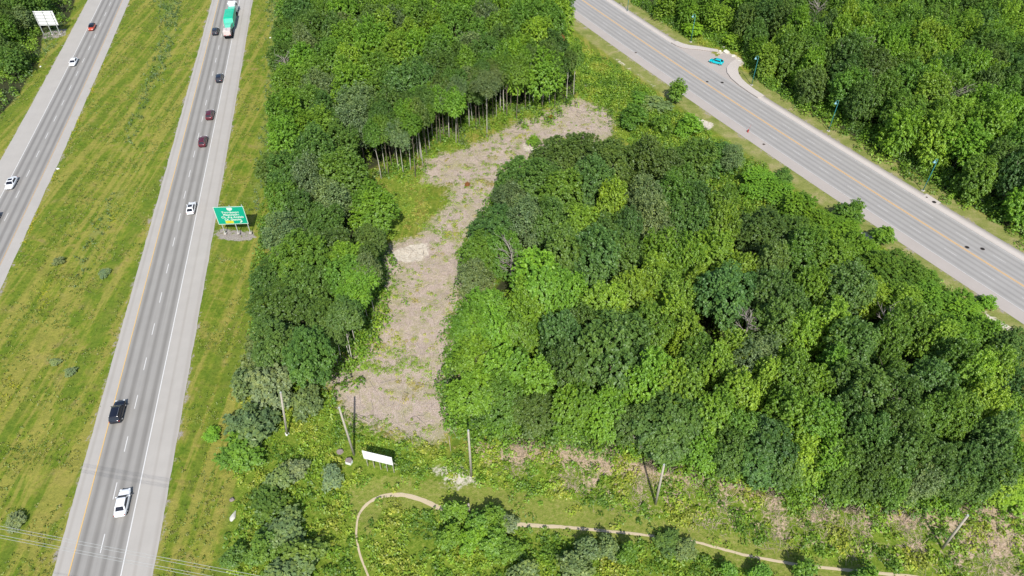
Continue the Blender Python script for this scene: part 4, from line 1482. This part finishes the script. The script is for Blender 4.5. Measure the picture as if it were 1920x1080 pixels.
pole(538.5, 815, 526, 736, 10.8, 'leftmost wooden pole, rising in front of the broad silvery tree')
pole(664, 853, 636, 765, 11.8, 'wooden pole leaning left beside the small white hoarding')
pole(884, 893, 878, 808, 11.8, 'nearly upright wooden pole above the pale sandy patch')
pole(1229, 945, 1245, 872, 10.6, 'white-sided wooden pole in front of the middle wood with a long shadow')
pole(1767, 1028, 1815, 966, 9.5, 'tilted weathered pole among the brush at the lower right')
pole(879.5, 962, 878.5, 945, 2.6, 'short stub pole in the sapling clump by the footpath', True)

# ------------------------------------------------------------------ high cables crossing the lower left corner
def cable(za, dy, dz, label):
    pts = []
    for k in range(41):
        t = k / 40
        x = -260 + 400 * t
        y = 41.6 + (x + 61.1) * (35.65 - 41.67) / 32.1 + dy
        pts.append((x, y, za + dz + 2.0 * ((t - 0.45) ** 2) * 4))
    mb = MB()
    mb.tube(pts, 0.019, 6)
    o = mb.build('power_cable', M_STEEL)
    tag(o, label, 'cable', 'high power cables')
    return o


for i, (dy, dz) in enumerate(((0, 0), (-0.32, -0.05), (-1.0, -0.1), (-1.3, -0.15))):
    cable(23, dy, dz, ['topmost of four pale power cables crossing the lower left corner', 'second from the top of the four pale power cables, lower left corner',
                       'third from the top of the four pale power cables, lower left corner', 'lowest of the four pale power cables crossing the lower left corner'][i])
for i in range(2):
    o = cable(23, -17.6 - 1.2 * i, 0, ['power cable just beyond the bottom edge, throwing the upper thin shadow on the highway', 'power cable farthest beyond the bottom edge, throwing the lowest shadow on the highway'][i])

# ------------------------------------------------------------------ signs
M_GREEN = simple('sign_green', C(0, 186, 150), 0.4, 0.4, var=0.05, scale=1)
M_SIGNW = simple('sign_white', C(238, 250, 240), 0.45, 0.3, var=0.03)
M_SIGNY = simple('sign_yellow', C(228, 236, 70), 0.5, 0.3, var=0.05)
M_SIGNO = simple('sign_orange', C(244, 190, 60), 0.5, 0.3, var=0.05)


def text_mesh(name, body, size, loc, mat, parent, sx=1.0, th=0.012, bold=0.022):
    cu = bpy.data.curves.new(name, 'FONT')
    cu.body = body
    cu.size = size
    cu.align_x = 'CENTER'
    cu.align_y = 'CENTER'
    cu.extrude = th
    cu.offset = bold
    cu.space_character = 1.08
    tmp = bpy.data.objects.new(name, cu)
    COL.objects.link(tmp)
    dg = bpy.context.evaluated_depsgraph_get()
    me = bpy.data.meshes.new_from_object(tmp.evaluated_get(dg))
    bpy.data.objects.remove(tmp)
    bpy.data.curves.remove(cu)
    o = link(name, me, mat, parent)
    me.materials.clear()
    me.materials.append(mat)
    o.location = loc
    o.rotation_euler = (R(90), 0, 0)
    o.scale = (sx, 1, 1)
    return o


xc = -62.1
gs = empty('highway_sign', (xc, 124.4, 0), R(3), label='large green direction sign with white place names on three posts', cat='road sign')
for i, lx in enumerate((-2.65, 0.3, 3.0)):
    mb = MB()
    mb.box(lx, 0.12, 3.9, 0.16, 0.14, 7.9 + 0.25 * i)
    mb.build('post', M_STEEL, gs)
    mb = MB()
    mb.box(lx, 0.12, 0.14, 0.6, 0.6, 0.3, bev=0.05)
    mb.build('post_footing', M_CONC, gs)
mb = MB()
mb.box(0, 0, 5.3, 6.55, 0.08, 4.85, bev=0.02)
mb.build('panel', M_GREEN, gs)
mb = MB()
for cx_, cz_, sx_, sz_ in ((0, 7.66, 6.55, 0.12), (0, 2.94, 6.55, 0.12), (-3.21, 5.3, 0.12, 4.6), (3.21, 5.3, 0.12, 4.6)):
    mb.box(cx_, -0.047, cz_, sx_, 0.012, sz_)
mb.build('border', M_SIGNW, gs)
mb = MB()
shp = [(-0.55, 7.45), (0.55, 7.45), (0.62, 7.1), (0.42, 6.75), (0, 6.58), (-0.42, 6.75), (-0.62, 7.1)]
mb.poly([(a_ + 0.15, -0.052, b_) for a_, b_ in shp], 0.008)
mb.build('route_shield', M_SIGNW, gs)
for i, (tx_, zz_, xx_) in enumerate((('Terrebonne', 6.15, 0.1), ('Mascouche', 5.5, 0.15), ('Ch. des Anglais', 4.82, 0.25), ('Ch. Gascon', 4.15, 0.2))):
    text_mesh('lettering', tx_, 0.70, (xx_, -0.052, zz_), M_SIGNW, gs, sx=1.02)
mb = MB()
mb.box(-0.7, -0.05, 3.5, 1.75, 0.02, 0.72)
ep = mb.build('exit_plate', M_SIGNY, gs)
mb = MB()
mb.box(-0.75, -0.064, 3.52, 0.9, 0.008, 0.24)
mb.build('plate_marking', M_SIGNO, ep)
mb = MB()
mb.poly([(1.55, -0.05, 3.25), (1.75, -0.05, 3.2), (2.0, -0.05, 3.5), (2.08, -0.05, 3.36), (2.14, -0.05, 3.85), (1.68, -0.05, 3.76), (1.84, -0.05, 3.68), (1.55, -0.05, 3.4)], 0.01)
mb.build('arrow', M_SIGNW, gs)

# white back of the far sign
bs = empty('sign_back', (-152.2, 228.3, 0), R(3), label='white back of a large sign on three tall posts beside the trees', cat='road sign')
mb = MB()
mb.box(0, 0, 5.6, 6.3, 0.07, 4.7, bev=0.02)
mb.build('panel', M_WHITE, bs)
M_GREYP = simple('grey_rail', C(160, 165, 162), 0.6, 0.3)
mb = MB()
for k in range(5):
    mb.box(0, -0.07, 3.6 + k * 1.0, 6.2, 0.06, 0.10)
mb.build('rail', M_GREYP, bs)
for lx in (-2.8, -0.1, 2.5):
    mb = MB()
    mb.box(lx, -0.20, 3.95, 0.17, 0.2, 7.9)
    mb.build('post', M_STEEL, bs)
    mb = MB()
    mb.box(lx, -0.2, 0.14, 0.6, 0.6, 0.3, bev=0.05)
    mb.build('post_footing', M_CONC, bs)

# white hoarding by the leaning pole
hx, hy = G(705, 878)
ho = empty('hoarding', (-21.6, 63.6, 0), math.atan2(62.7 - 64.0, -19.2 + 24.1), label='low white hoarding on thin wooden legs beside the leaning pole', cat='billboard')
mb = MB()
mb.box(0, 0, 3.45, 5.1, 0.08, 2.2, bev=0.015)
mb.build('panel', M_WHITE, ho)
for k in range(5):
    lx = -2.2 + k * 1.15
    mb = MB()
    mb.box(lx, 0.1, 2.2, 0.1, 0.1, 4.5)
    mb.build('leg', M_POLE, ho)
mb = MB()
mb.tube([(2.2, 0.12, 3.0), (2.9, 1.4, 0.1)], 0.05, 6)
mb.build('brace', M_POLE, ho)
mb = MB()
mb.box(0.2, -0.046, 4.15, 4.6, 0.01, 0.06)
mb.build('printed_line', M_GREYP, ho)

# ------------------------------------------------------------------ lamp posts
M_TEAL = simple('teal_paint', C(60, 150, 150), 0.45, 0.4, var=0.08)
M_TEALH = simple('pale_teal_paint', C(150, 205, 212), 0.4, 0.4, var=0.08)


def lamp_post():
    t = empty('street_lamp', (0, 0, 0), 0, label='x', cat='street lamp', group='street lamps along the avenue')
    mb = MB()
    mb.tube([(0, 0, 0), (0, 0, 4.5), (0, 0, 9.0)], [0.11, 0.085, 0.065], 10)
    mb.build('post', M_TEAL, t)
    mb = MB()
    mb.box(0, 0, 0.1, 0.7, 0.7, 0.24, bev=0.04)
    mb.build('footing', M_CONC, t)
    mb = MB()
    mb.tube([(0, 0, 8.6), (-0.25, 0, 9.25), (-0.8, 0, 9.35), (-1.1, 0, 9.1)], 0.055, 8)
    mb.build('arm', M_TEAL, t)
    mb = MB()
    prof = [(0.07, 9.15), (0.13, 9.0), (0.18, 8.8), (0.36, 8.62), (0.38, 8.56), (0.2, 8.52)]
    mb.loft([[(-1.1 + r_ * math.cos(a_), r_ * math.sin(a_), z_) for a_ in [2 * math.pi * k / 14 for k in range(14)]] for r_, z_ in prof])
    h = mb.build('lamp_head', M_TEALH, t)
    mb = MB()
    mb.loft([[(-1.1 + r_ * math.cos(a_), r_ * math.sin(a_), z_) for a_ in [2 * math.pi * k / 12 for k in range(12)]] for r_, z_ in ((0.2, 8.51), (0.16, 8.4), (0.06, 8.34))])
    mb.build('lens', M_LAMPG, h)
    return t


def copy_tree(o, parent=None):
    c_ = o.copy()
    COL.objects.link(c_)
    c_.parent = parent
    for ch in list(o.children):
        copy_tree(ch, c_)
    return c_


lp0 = lamp_post()
for i, (px, py, lb) in enumerate([(1730, 358, 'teal street lamp nearest the camera, standing by the sidewalk manhole'),
                                  (1553, 246, 'teal street lamp between the driveway and the sidewalk manhole'),
                                  (1409, 160, 'teal street lamp right of the driveway beside a small red sign'),
                                  (1295, 79, 'teal street lamp in the bushes left of the driveway'),
                                  (1176, 22, 'farthest teal street lamp, half hidden by trees at the top')]):
    l = lp0 if i == 0 else copy_tree(lp0)
    x, y = G(px, py)
    l.location = (x, y, 0)
    l.rotation_euler[2] = R(30)
    l['label'] = lb

# small things beside the roads
def rock(px, py, sx, sy, sz, mat, label, name='boulder', cat='boulder', seed=0, group=None):
    x, y = G(px, py)
    r = random.Random(seed + 900)
    mb = MB()
    bmesh.ops.create_icosphere(mb.bm, subdivisions=3, radius=1)
    offs = [(Vector((r.uniform(-1, 1), r.uniform(-1, 1), r.uniform(-1, 1))).normalized(), r.uniform(0.55, 0.9)) for _ in range(9)]
    for v in mb.bm.verts:
        for n_, d_ in offs:
            k_ = v.co.dot(n_)
            if k_ > d_:
                v.co -= n_ * (k_ - d_)
        v.co = Vector((v.co.x * sx, v.co.y * sy, v.co.z * sz + sz * 0.45))
    o = mb.build(name, mat)
    o.location = (x, y, float(ground_z(x, y)))
    tag(o, label, cat, group)
    return o


rock(1362, 99, 1.1, 0.7, 0.7, M_ROCK, 'largest pale boulder at the back edge of the driveway', seed=1)
rock(1375, 106, 0.8, 0.6, 0.5, M_ROCK, 'middle pale boulder right of the largest at the driveway', seed=2)
rock(1386, 115, 0.6, 0.5, 0.45, M_ROCK, 'small pale boulder at the right end of the driveway', seed=3)
rock(1349, 97, 0.6, 0.45, 0.35, M_ROCK, 'small pale boulder left of the largest at the driveway', seed=4)
rock(638, 848, 0.62, 0.5, 0.5, M_ROCKG, 'grey boulder left of the white-sided block by the leaning pole', seed=5)
rock(437, 967, 0.5, 1.0, 0.35, M_ROCK, 'long white boulder at the grass edge, bottom left', seed=6)
rock(435, 935, 0.45, 0.5, 0.35, M_ROCKG, 'grey boulder above the long white one at the grass edge', seed=7)
rock(109, 317, 0.45, 0.3, 0.18, M_WHITE, 'white scrap lying in the grass by the west carriageway', 'litter', 'litter', seed=8)
rock(76, 125, 0.4, 0.28, 0.15, M_WHITE, 'white scrap in the grass below the white sign back', 'litter', 'litter', seed=9)
rock(506, 68, 0.3, 0.25, 0.15, M_WHITE, 'white scrap at the edge of the far wood beside the highway', 'litter', 'litter', seed=10)
rock(538, 814, 0.42, 0.4, 0.4, M_WHITE, 'white stone at the foot of the leftmost pole', seed=11)
rock(1357, 92 - 3, 0.5, 0.4, 0.3, M_ROCK, 'half hidden pale boulder in the bushes above the driveway', seed=12)
# block with a white side
x, y = G(655, 868)
mb = MB()
mb.loft([[(a_, b_, z_) for a_, b_ in ((-0.55, -0.25), (0.35, -0.55), (0.6, 0.1), (0.25, 0.55), (-0.5, 0.4))] for z_ in (0, 0.75)], smooth=False)
o = mb.build('concrete_block', M_WHITE)
o.location = (x, y, 0)
blk = empty('concrete_block', (x, y, float(ground_z(x, y))), 0, label='grey-topped block with a white face below the leaning pole', cat='concrete block')
o.name = 'block_body'
o.parent = blk
o.location = (0, 0, 0)
mb = MB()
mb.loft([[(a_ * s_, b_ * s_, z_) for a_, b_ in ((-0.57, -0.27), (0.37, -0.57), (0.62, 0.1), (0.25, 0.57), (-0.52, 0.42))] for s_, z_ in ((1, 0.752), (0.9, 0.82))], smooth=False)
mb.build('block_top', M_ROCKG, blk)


def manhole(px, py, r_, label, z=0.065):
    x, y = G(px, py)
    t = empty('manhole', (x, y, z), 0, label=label, cat='manhole cover', group='manholes of the avenue')
    mb = MB()
    mb.loft([[(q_ * math.cos(a_), q_ * math.sin(a_), zz) for a_ in [2 * math.pi * k / 20 for k in range(20)]] for q_, zz in ((r_, 0.0), (r_ * 0.96, 0.015))])
    mb.build('frame', M_DARKIRON, t)
    mb = MB()
    mb.loft([[(q_ * math.cos(a_), q_ * math.sin(a_), zz) for a_ in [2 * math.pi * k / 20 for k in range(20)]] for q_, zz in ((r_ * 0.75, 0.017), (r_ * 0.72, 0.028))])
    mb.build('cover', M_RUBBER, t)


manhole(1326, 153.5, 0.42, 'manhole on the yellow line near the driveway')
manhole(1354, 155, 0.5, 'manhole on the dashed line near the driveway')
manhole(1813, 464, 0.5, 'manhole on the yellow line at the right, left one of the pair')
manhole(1842, 467, 0.5, 'manhole in the far lane at the right, right one of the pair')
manhole(1751, 380, 0.5, 'manhole in the widened sidewalk below the nearest lamp', 0.19)
manhole(1737, 371, 0.25, 'small valve cover in the widened sidewalk below the nearest lamp', 0.19)
for px, py, lb in ((1192, 99, 'dark storm drain at the near edge line across from the driveway'), (1432, 271, 'dark storm drain at the near edge line by the delineator')):
    x, y = G(px, py)
    t = empty('storm_drain', (x, y, 0.062), R(-60), label=lb, cat='storm drain', group='storm drains of the avenue')
    mb = MB()
    for k in range(5):
        mb.box(-0.28 + 0.14 * k, 0, 0.02, 0.07, 0.5, 0.04)
    mb.box(0, 0.27, 0.02, 0.7, 0.06, 0.04)
    mb.box(0, -0.27, 0.02, 0.7, 0.06, 0.04)
    mb.build('grate', M_DARKIRON, t)
    mb = MB()
    mb.box(0, 0, 0.004, 0.6, 0.48, 0.008)
    mb.build('dark_pit_sheet', M_RUBBER, t)  # flat black sheet, painted shade of the hollow below the bars
# red delineator on the shoulder
M_RED = simple('red_paint', C(190, 60, 45), 0.5, 0.3)
x, y = G(1402, 248)
t = empty('fire_hydrant', (x, y, 0.04), 0, label='small red hydrant with a thin marker rod on the pale shoulder', cat='hydrant')
mb = MB()
mb.loft([[(q_ * math.cos(a_), q_ * math.sin(a_), zz) for a_ in [2 * math.pi * k / 12 for k in range(12)]] for q_, zz in
         ((0.22, 0), (0.22, 0.08), (0.15, 0.1), (0.15, 0.6), (0.2, 0.64), (0.18, 0.74), (0.07, 0.86))])
for s_ in (-1, 1):
    mb.tube([(0, 0, 0.48), (0.28 * s_, 0, 0.48)], 0.08, 8)
mb.build('body', M_RED, t)
mb = MB()
mb.tube([(0.1, 0, 0.5), (0.35, 0.0, 2.3)], 0.025, 6)
mb.build('marker_rod', M_RED, t)
# little red sign below the third lamp
x, y = G(1413, 122)
t = empty('small_sign', (x, y, 0), R(-25), label='small red and white sign at the trees right of the driveway', cat='sign')
mb = MB()
mb.box(0, 0, 1.0, 0.08, 0.08, 2.0)
mb.build('post', M_POLE, t)
mb = MB()
mb.box(0, -0.06, 1.7, 1.1, 0.04, 0.9)
mb.build('panel', M_RED, t)
mb = MB()
mb.box(0, -0.085, 1.65, 0.7, 0.01, 0.45)
mb.build('panel_centre', M_SIGNW, t)

# ------------------------------------------------------------------ vehicles
def paint(name, col, rough=0.25):
    return simple(name, col, rough, 0.5, var=0.03, coat=0.6)


def car(px, py, heading, kind, mat, label, roofmat=None, cat='car', sunroof=False, name='car'):
    x, y = G(px, py, 0.5)
    t = empty(name, (x, y, 0.05), R(heading), label=label, cat=cat)
    P_ = {'sedan': dict(L=4.85, W=1.86, belt=0.93, roof=1.43, c0=-1.8, c1=1.12, r0=-1.12, r1=0.38, hood=0.84, tail=0.98),
          'suv': dict(L=4.85, W=1.95, belt=1.10, roof=1.72, c0=-2.3, c1=1.15, r0=-1.95, r1=0.30, hood=1.03, tail=1.10),
          'hatch': dict(L=4.45, W=1.82, belt=0.98, roof=1.5, c0=-2.05, c1=1.1, r0=-1.35, r1=0.2, hood=0.88, tail=1.0),
          'pickup': dict(L=5.6, W=2.0, belt=1.12, roof=1.85, c0=-1.0, c1=1.25, r0=-0.7, r1=0.45, hood=1.08, tail=1.12)}[kind]
    L, W = P_['L'], P_['W']
    hl, hw = L / 2, W / 2
    st = [(-1.0, 0.74, 0.45, 0.80), (-0.975, 0.86, 0.34, 0.95), (-0.86, 0.95, 0.28, 1.0), (-0.62, 1.0, 0.24, 1.0), (-0.2, 1.0, 0.22, None), (0.2, 1.0, 0.22, None),
          (0.5, 0.99, 0.24, -1), (0.72, 0.965, 0.26, -0.97), (0.88, 0.90, 0.30, -0.90), (0.965, 0.80, 0.36, -0.78), (1.0, 0.66, 0.44, -0.66)]
    rings = []
    for sx, sw, z0, zt in st:
        if zt is None:
            z1 = P_['belt']
        elif zt > 0:
            z1 = P_['tail'] * zt
        else:
            z1 = P_['hood'] * -zt
        w = hw * sw
        zm = z0 + (z1 - z0) * 0.55
        rings.append([(sx * hl, yy_, zz_) for yy_, zz_ in ((-w * .86, z0), (-w * .98, z0 + .12), (-w, zm), (-w * .95, z1 - .10), (-w * .80, z1 - .015), (-w * 0.4, z1 + .015), (0, z1 + 0.025),
                                                       (w * .4, z1 + .015), (w * .80, z1 - .015), (w * .95, z1 - .10), (w, zm), (w * .98, z0 + .12), (w * .86, z0))])
    mb = MB()
    mb.loft(rings)
    mb.build('body', mat, t)
    # cabin
    bw, tw = hw * 0.90, hw * 0.74
    zb, zt = P_['belt'] - 0.02, P_['roof']
    c0, c1, r0, r1 = P_['c0'], P_['c1'], P_['r0'], P_['r1']
    B = [Vector((c1, -bw, zb)), Vector((c1, bw, zb)), Vector((c0, bw, zb)), Vector((c0, -bw, zb))]
    T_ = [Vector((r1, -tw, zt - .05)), Vector((r1, tw, zt - .05)), Vector((r0, tw, zt - .05)), Vector((r0, -tw, zt - .05))]
    rm = roofmat or mat
    mb = MB()
    mb.loft([[tuple(v) for v in B], [tuple(v) for v in T_]], smooth=False)
    mb.build('pillars', rm, t)
    mb = MB()
    nx_ = 8
    rr = []
    for k in range(nx_ + 1):
        xx = r0 - 0.06 + (r1 - r0 + 0.12) * k / nx_
        e_ = 1 - (2 * k / nx_ - 1) ** 4
        rr.append([(xx, -tw * 1.03, zt - .06), (xx, -tw * .9, zt - .03 + .01 * e_), (xx, -tw * .45, zt - .01 + .03 * e_), (xx, 0, zt + .035 * e_), (xx, tw * .45, zt - .01 + .03 * e_),
                   (xx, tw * .9, zt - .03 + .01 * e_), (xx, tw * 1.03, zt - .06), (xx, 0, zt - .08)])
    mb.loft(rr)
    mb.build('roof', rm, t)

    def pane(nm, a, b, c_, d, m0=0.06, m1=0.93, s0=0.05, s1=0.95):
        q = lambda u_, v_: (a.lerp(b, u_)).lerp(d.lerp(c_, u_), v_)
        pts = [q(s0, m0), q(s1, m0), q(s1 * 0.985, m1), q(s0 + 0.015, m1)]
        n_ = (pts[1] - pts[0]).cross(pts[3] - pts[0]).normalized()
        ctr = Vector(((c0 + c1) / 2, 0, 1.0))
        if n_.dot(pts[0] - ctr) < 0:
            n_ = -n_
        mb = MB()
        mb.loft([[tuple(p_ + n_ * 0.004) for p_ in pts], [tuple(p_ + n_ * 0.018) for p_ in pts]], smooth=False)
        return mb.build(nm, M_GLASS, t)
    pane('windshield', B[0], B[1], T_[1], T_[0])
    pane('rear_window', B[3], B[2], T_[2], T_[3], 0.15, 0.92, 0.1, 0.9)
    pane('side_window', B[0], B[3], T_[3], T_[0], 0.12, 0.9, 0.10, 0.90)
    pane('side_window', B[1], B[2], T_[2], T_[1], 0.12, 0.9, 0.10, 0.90)
    if sunroof:
        mb = MB()
        mb.box((r0 + r1) / 2 + 0.15, 0, zt + 0.04, 0.8, tw * 1.35, 0.02, bev=0.005)
        mb.build('sunroof', M_GLASS, t)
    if kind == 'suv':
        for s_ in (-1, 1):
            mb = MB()
            mb.tube([(r0 + .1, s_ * tw * .93, zt + 0.01), (r0 + .25, s_ * tw * .93, zt + .06), (r1 - .25, s_ * tw * .93, zt + .06), (r1 - .1, s_ * tw * .93, zt + .01)], 0.022, 6)
            mb.build('roof_rail', M_RIM, t)
    if kind == 'pickup':
        mb = MB()
        mb.box(-1.85, 0, P_['tail'] + 0.03, 1.6, W * 0.78, 0.04, bev=0.01)
        mb.build('bed_cover', M_DARKPLASTIC, t)
    wr = 0.33 if kind in ('sedan', 'hatch') else 0.38
    for sx in (-0.60, 0.60):
        for s_ in (-1, 1):
            mb = MB()
            xx, yy_ = sx * hl, s_ * (hw - 0.10)
            mb.loft([[(xx + q_ * math.cos(a_), yy_ + s_ * o_, wr - 0.04 + q_ * math.sin(a_)) for a_ in [2 * math.pi * k / 18 for k in range(18)]]
                     for q_, o_ in ((wr * 0.9, -0.1), (wr, -0.07), (wr, 0.07), (wr * .92, 0.115), (wr * .62, 0.118))])
            wl = mb.build('wheel', M_RUBBER, t)
            mb = MB()
            mb.loft([[(xx + q_ * math.cos(a_), yy_ + s_ * o_, wr - 0.04 + q_ * math.sin(a_)) for a_ in [2 * math.pi * k / 14 for k in range(14)]]
                     for q_, o_ in ((wr * 0.62, 0.120), (wr * .2, 0.126))])
            mb.build('rim', M_RIM, wl)
    for s_ in (-1, 1):
        mb = MB()
        mb.box(hl * 0.93, s_ * hw * 0.66, P_['hood'] * 0.80, 0.22, 0.36, 0.12, Matrix.Rotation(-s_ * 0.35, 3, 'Z'), bev=0.03)
        mb.build('headlight', M_LAMPG, t)
        mb = MB()
        mb.box(-hl * 0.955, s_ * hw * 0.72, P_['tail'] * 0.82, 0.14, 0.36, 0.13, Matrix.Rotation(s_ * 0.25, 3, 'Z'), bev=0.03)
        mb.build('taillight', M_TAIL, t)
        mb = MB()
        mb.box(c1 - 0.28, s_ * (hw + 0.08), P_['belt'] + 0.05, 0.14, 0.22, 0.13, bev=0.03)
        mb.build('mirror', mat if kind != 'suv' else M_DARKPLASTIC, t)
    mb = MB()
    mb.box(hl * 0.985, 0, 0.5, 0.06, W * 0.5, 0.16, bev=0.02)
    mb.build('grille', M_DARKPLASTIC, t)
    return t


P_WHITE = paint('white_car_paint', (0.86, 0.87, 0.88, 1))
P_BLACK = paint('black_car_paint', (0.012, 0.014, 0.024, 1), 0.12)
P_NAVY = paint('dark_blue_car_paint', (0.014, 0.018, 0.03, 1), 0.15)
P_MAROON = paint('maroon_car_paint', (0.10, 0.010, 0.020, 1), 0.2)
P_ORANGE = paint('orange_car_paint', (0.62, 0.085, 0.03, 1))
P_TEAL = paint('turquoise_car_paint', (0.0, 0.50, 0.56, 1), 0.25)
NB, SB = 101.2, 281.5
car(230.5, 943, NB, 'sedan', P_WHITE, 'white sedan driving near the bottom of the highway')
car(221.5, 773, NB - 1, 'suv', P_BLACK, 'shiny black sport utility car over the yellow line of the highway')
car(359, 391, NB, 'hatch', P_WHITE, 'white hatchback with a dark sunroof left of the green sign', sunroof=True)
car(381, 266, NB, 'suv', P_MAROON, 'nearer of two maroon cars following each other on the highway')
car(394, 216, NB, 'suv', P_MAROON, 'farther of two maroon cars following each other on the highway')
car(412, 147, NB, 'suv', P_NAVY, 'dark car alone in the right lane between maroon cars and truck')
car(404.5, 59.5, NB, 'suv', P_NAVY, 'dark car in the left lane beside the rear of the truck')
car(172.5, 51.5, SB + .5, 'hatch', P_ORANGE, 'orange-red car with a black roof on the west carriageway', roofmat=P_BLACK)
car(138, 117, SB, 'sedan', P_WHITE, 'white sedan on the west carriageway between orange car and near white car')
car(21.5, 344, SB - 1, 'sedan', P_WHITE, 'white sedan at the left edge on the west carriageway', sunroof=True)
car(-13, 413, SB - 1, 'suv', P_BLACK, 'black car mostly cut off by the left edge of the picture')
xa, ya = G(1330, 112, 0.5)
xb, yb = G(1357, 119, 0.5)
car(1343, 116, math.degrees(math.atan2(ya - yb, xa - xb)), 'hatch', P_TEAL, 'bright turquoise car parked in the driveway off the avenue')

# lorry with a green load
M_TG = simple('green_load_paint', C(40, 215, 170), 0.4, 0.4, var=0.08, scale=0.6)
M_TG2 = simple('pale_green_load_paint', C(120, 232, 200), 0.4, 0.4, var=0.06, scale=0.6)
M_PALE = simple('pale_pink_white_paint', C(240, 226, 222), 0.5, 0.3, var=0.08, scale=1)
x, y = G(429, 76)
tr = empty('lorry', (x, y, 0.05), R(NB), label='long lorry with a white cab, bright green load and white rear machine', cat='truck')
mb = MB()
mb.box(24.1, 0, 1.75, 2.3, 2.5, 2.4, bev=0.15)
mb.box(21.9, 0, 2.35, 2.3, 2.5, 3.2, bev=0.18)
cab = mb.build('cab', M_WHITE, tr)
mb = MB()
mb.box(23.12, 0, 3.35, 0.25, 2.1, 0.75, Matrix.Rotation(-0.5, 3, 'Y'), bev=0.03)
mb.build('windshield', M_GLASS, cab)
mb = MB()
mb.box(14.0, 0, 1.15, 18.0, 1.1, 0.3)
mb.box(8.5, 0, 1.38, 17.0, 2.55, 0.16)
mb.build('chassis', M_DARKPLASTIC, tr)
mb = MB()
mb.box(18.2, 0, 2.3, 4.0, 2.3, 1.7, bev=0.06)
mb.build('front_load', M_TG2, tr)
mb = MB()
mb.loft([[(x_, -1.5, 1.47), (x_, -1.5, h_), (x_, -1.1, h_ + 0.08), (x_, 1.1, h_ + 0.08), (x_, 1.5, h_), (x_, 1.5, 1.47)] for x_, h_ in
         ((7.4, 2.6), (8.4, 3.7), (9.4, 3.9), (15.8, 4.0), (16.1, 3.8))], smooth=False)
mb.build('main_load', M_TG, tr)
mb = MB()
for k in range(6):
    mb.box(9.6 + k * 1.15, 0, 4.12, 0.07, 2.2, 0.05)
mb.build('load_ribs', M_TG2, tr)
mb = MB()
mb.loft([[(x_, -w_, 1.47), (x_, -w_, h_), (x_, w_, h_), (x_, w_, 1.47)] for x_, w_, h_ in ((3.2, 0.8, 2.6), (5.2, 1.0, 3.0), (7.3, 1.35, 2.9))], smooth=False)
mb.build('chute', M_TG2, tr)
mb = MB()
mb.box(1.7, 0.05, 2.2, 2.9, 2.3, 1.5, bev=0.08)
mb.box(1.4, 0.5, 3.05, 1.6, 0.7, 0.3, bev=0.05)
rm_ = mb.build('rear_machine', M_PALE, tr)
mb = MB()
mb.box(0.2, -0.8, 1.6, 0.1, 0.4, 0.2)
mb.box(0.2, 0.8, 1.6, 0.1, 0.4, 0.2)
mb.build('marker_lights', M_TAIL, rm_)
for s_ in (-1, 1):
    for wx in (1.6, 2.9, 4.2, 19.6, 20.9, 24.3):
        mb = MB()
        mb.loft([[(wx + q_ * math.cos(a_), s_ * (1.05 + o_), 0.5 + q_ * math.sin(a_)) for a_ in [2 * math.pi * k / 16 for k in range(16)]]
                 for q_, o_ in ((0.46, -0.16), (0.5, -0.1), (0.5, 0.14), (0.42, 0.2))])
        mb.build('wheel', M_RUBBER, tr)
    mb = MB()
    mb.box(22.9, s_ * 1.45, 2.7, 0.15, 0.3, 0.7, bev=0.03)
    mb.build('mirror', M_DARKPLASTIC, cab)
for s_ in (-1, 1):
    mb = MB()
    mb.tube([(20.4, s_ * 1.1, 1.4), (20.4, s_ * 1.1, 4.2)], 0.09, 8)
    mb.build('exhaust_stack', M_RIM, cab)

# ------------------------------------------------------------------ labels of the trees of the woods
ORD = ['first', 'second', 'third', 'fourth', 'fifth', 'sixth', 'seventh', 'eighth', 'ninth', 'tenth', 'eleventh', 'twelfth', 'thirteenth', 'fourteenth',
       'fifteenth', 'sixteenth', 'seventeenth', 'eighteenth', 'nineteenth', 'twentieth']
groups = {}
for d in TREES:
    if d['label'] is None:
        groups.setdefault((d['zone'], d['col'], d['o'].name.split('.')[0]), []).append(d)
for (zone, colr, nm), L_ in groups.items():
    L_.sort(key=lambda d: d['px'])
    kind = 'bare-trunked tree' if nm == 'tall_tree' else 'tree'
    for i, d in enumerate(L_):
        o = d['o']
        o['group'] = 'trees ' + zone.split(',')[0]
        if len(L_) == 1:
            o['label'] = f'only {colr} {kind} {zone}'
        elif i == 0:
            o['label'] = f'leftmost {colr} {kind} {zone}'
        elif i == len(L_) - 1:
            o['label'] = f'rightmost {colr} {kind} {zone}'
        else:
            o['label'] = f'{ORD[min(i, 19)]} {colr} {kind} from the left {zone}'
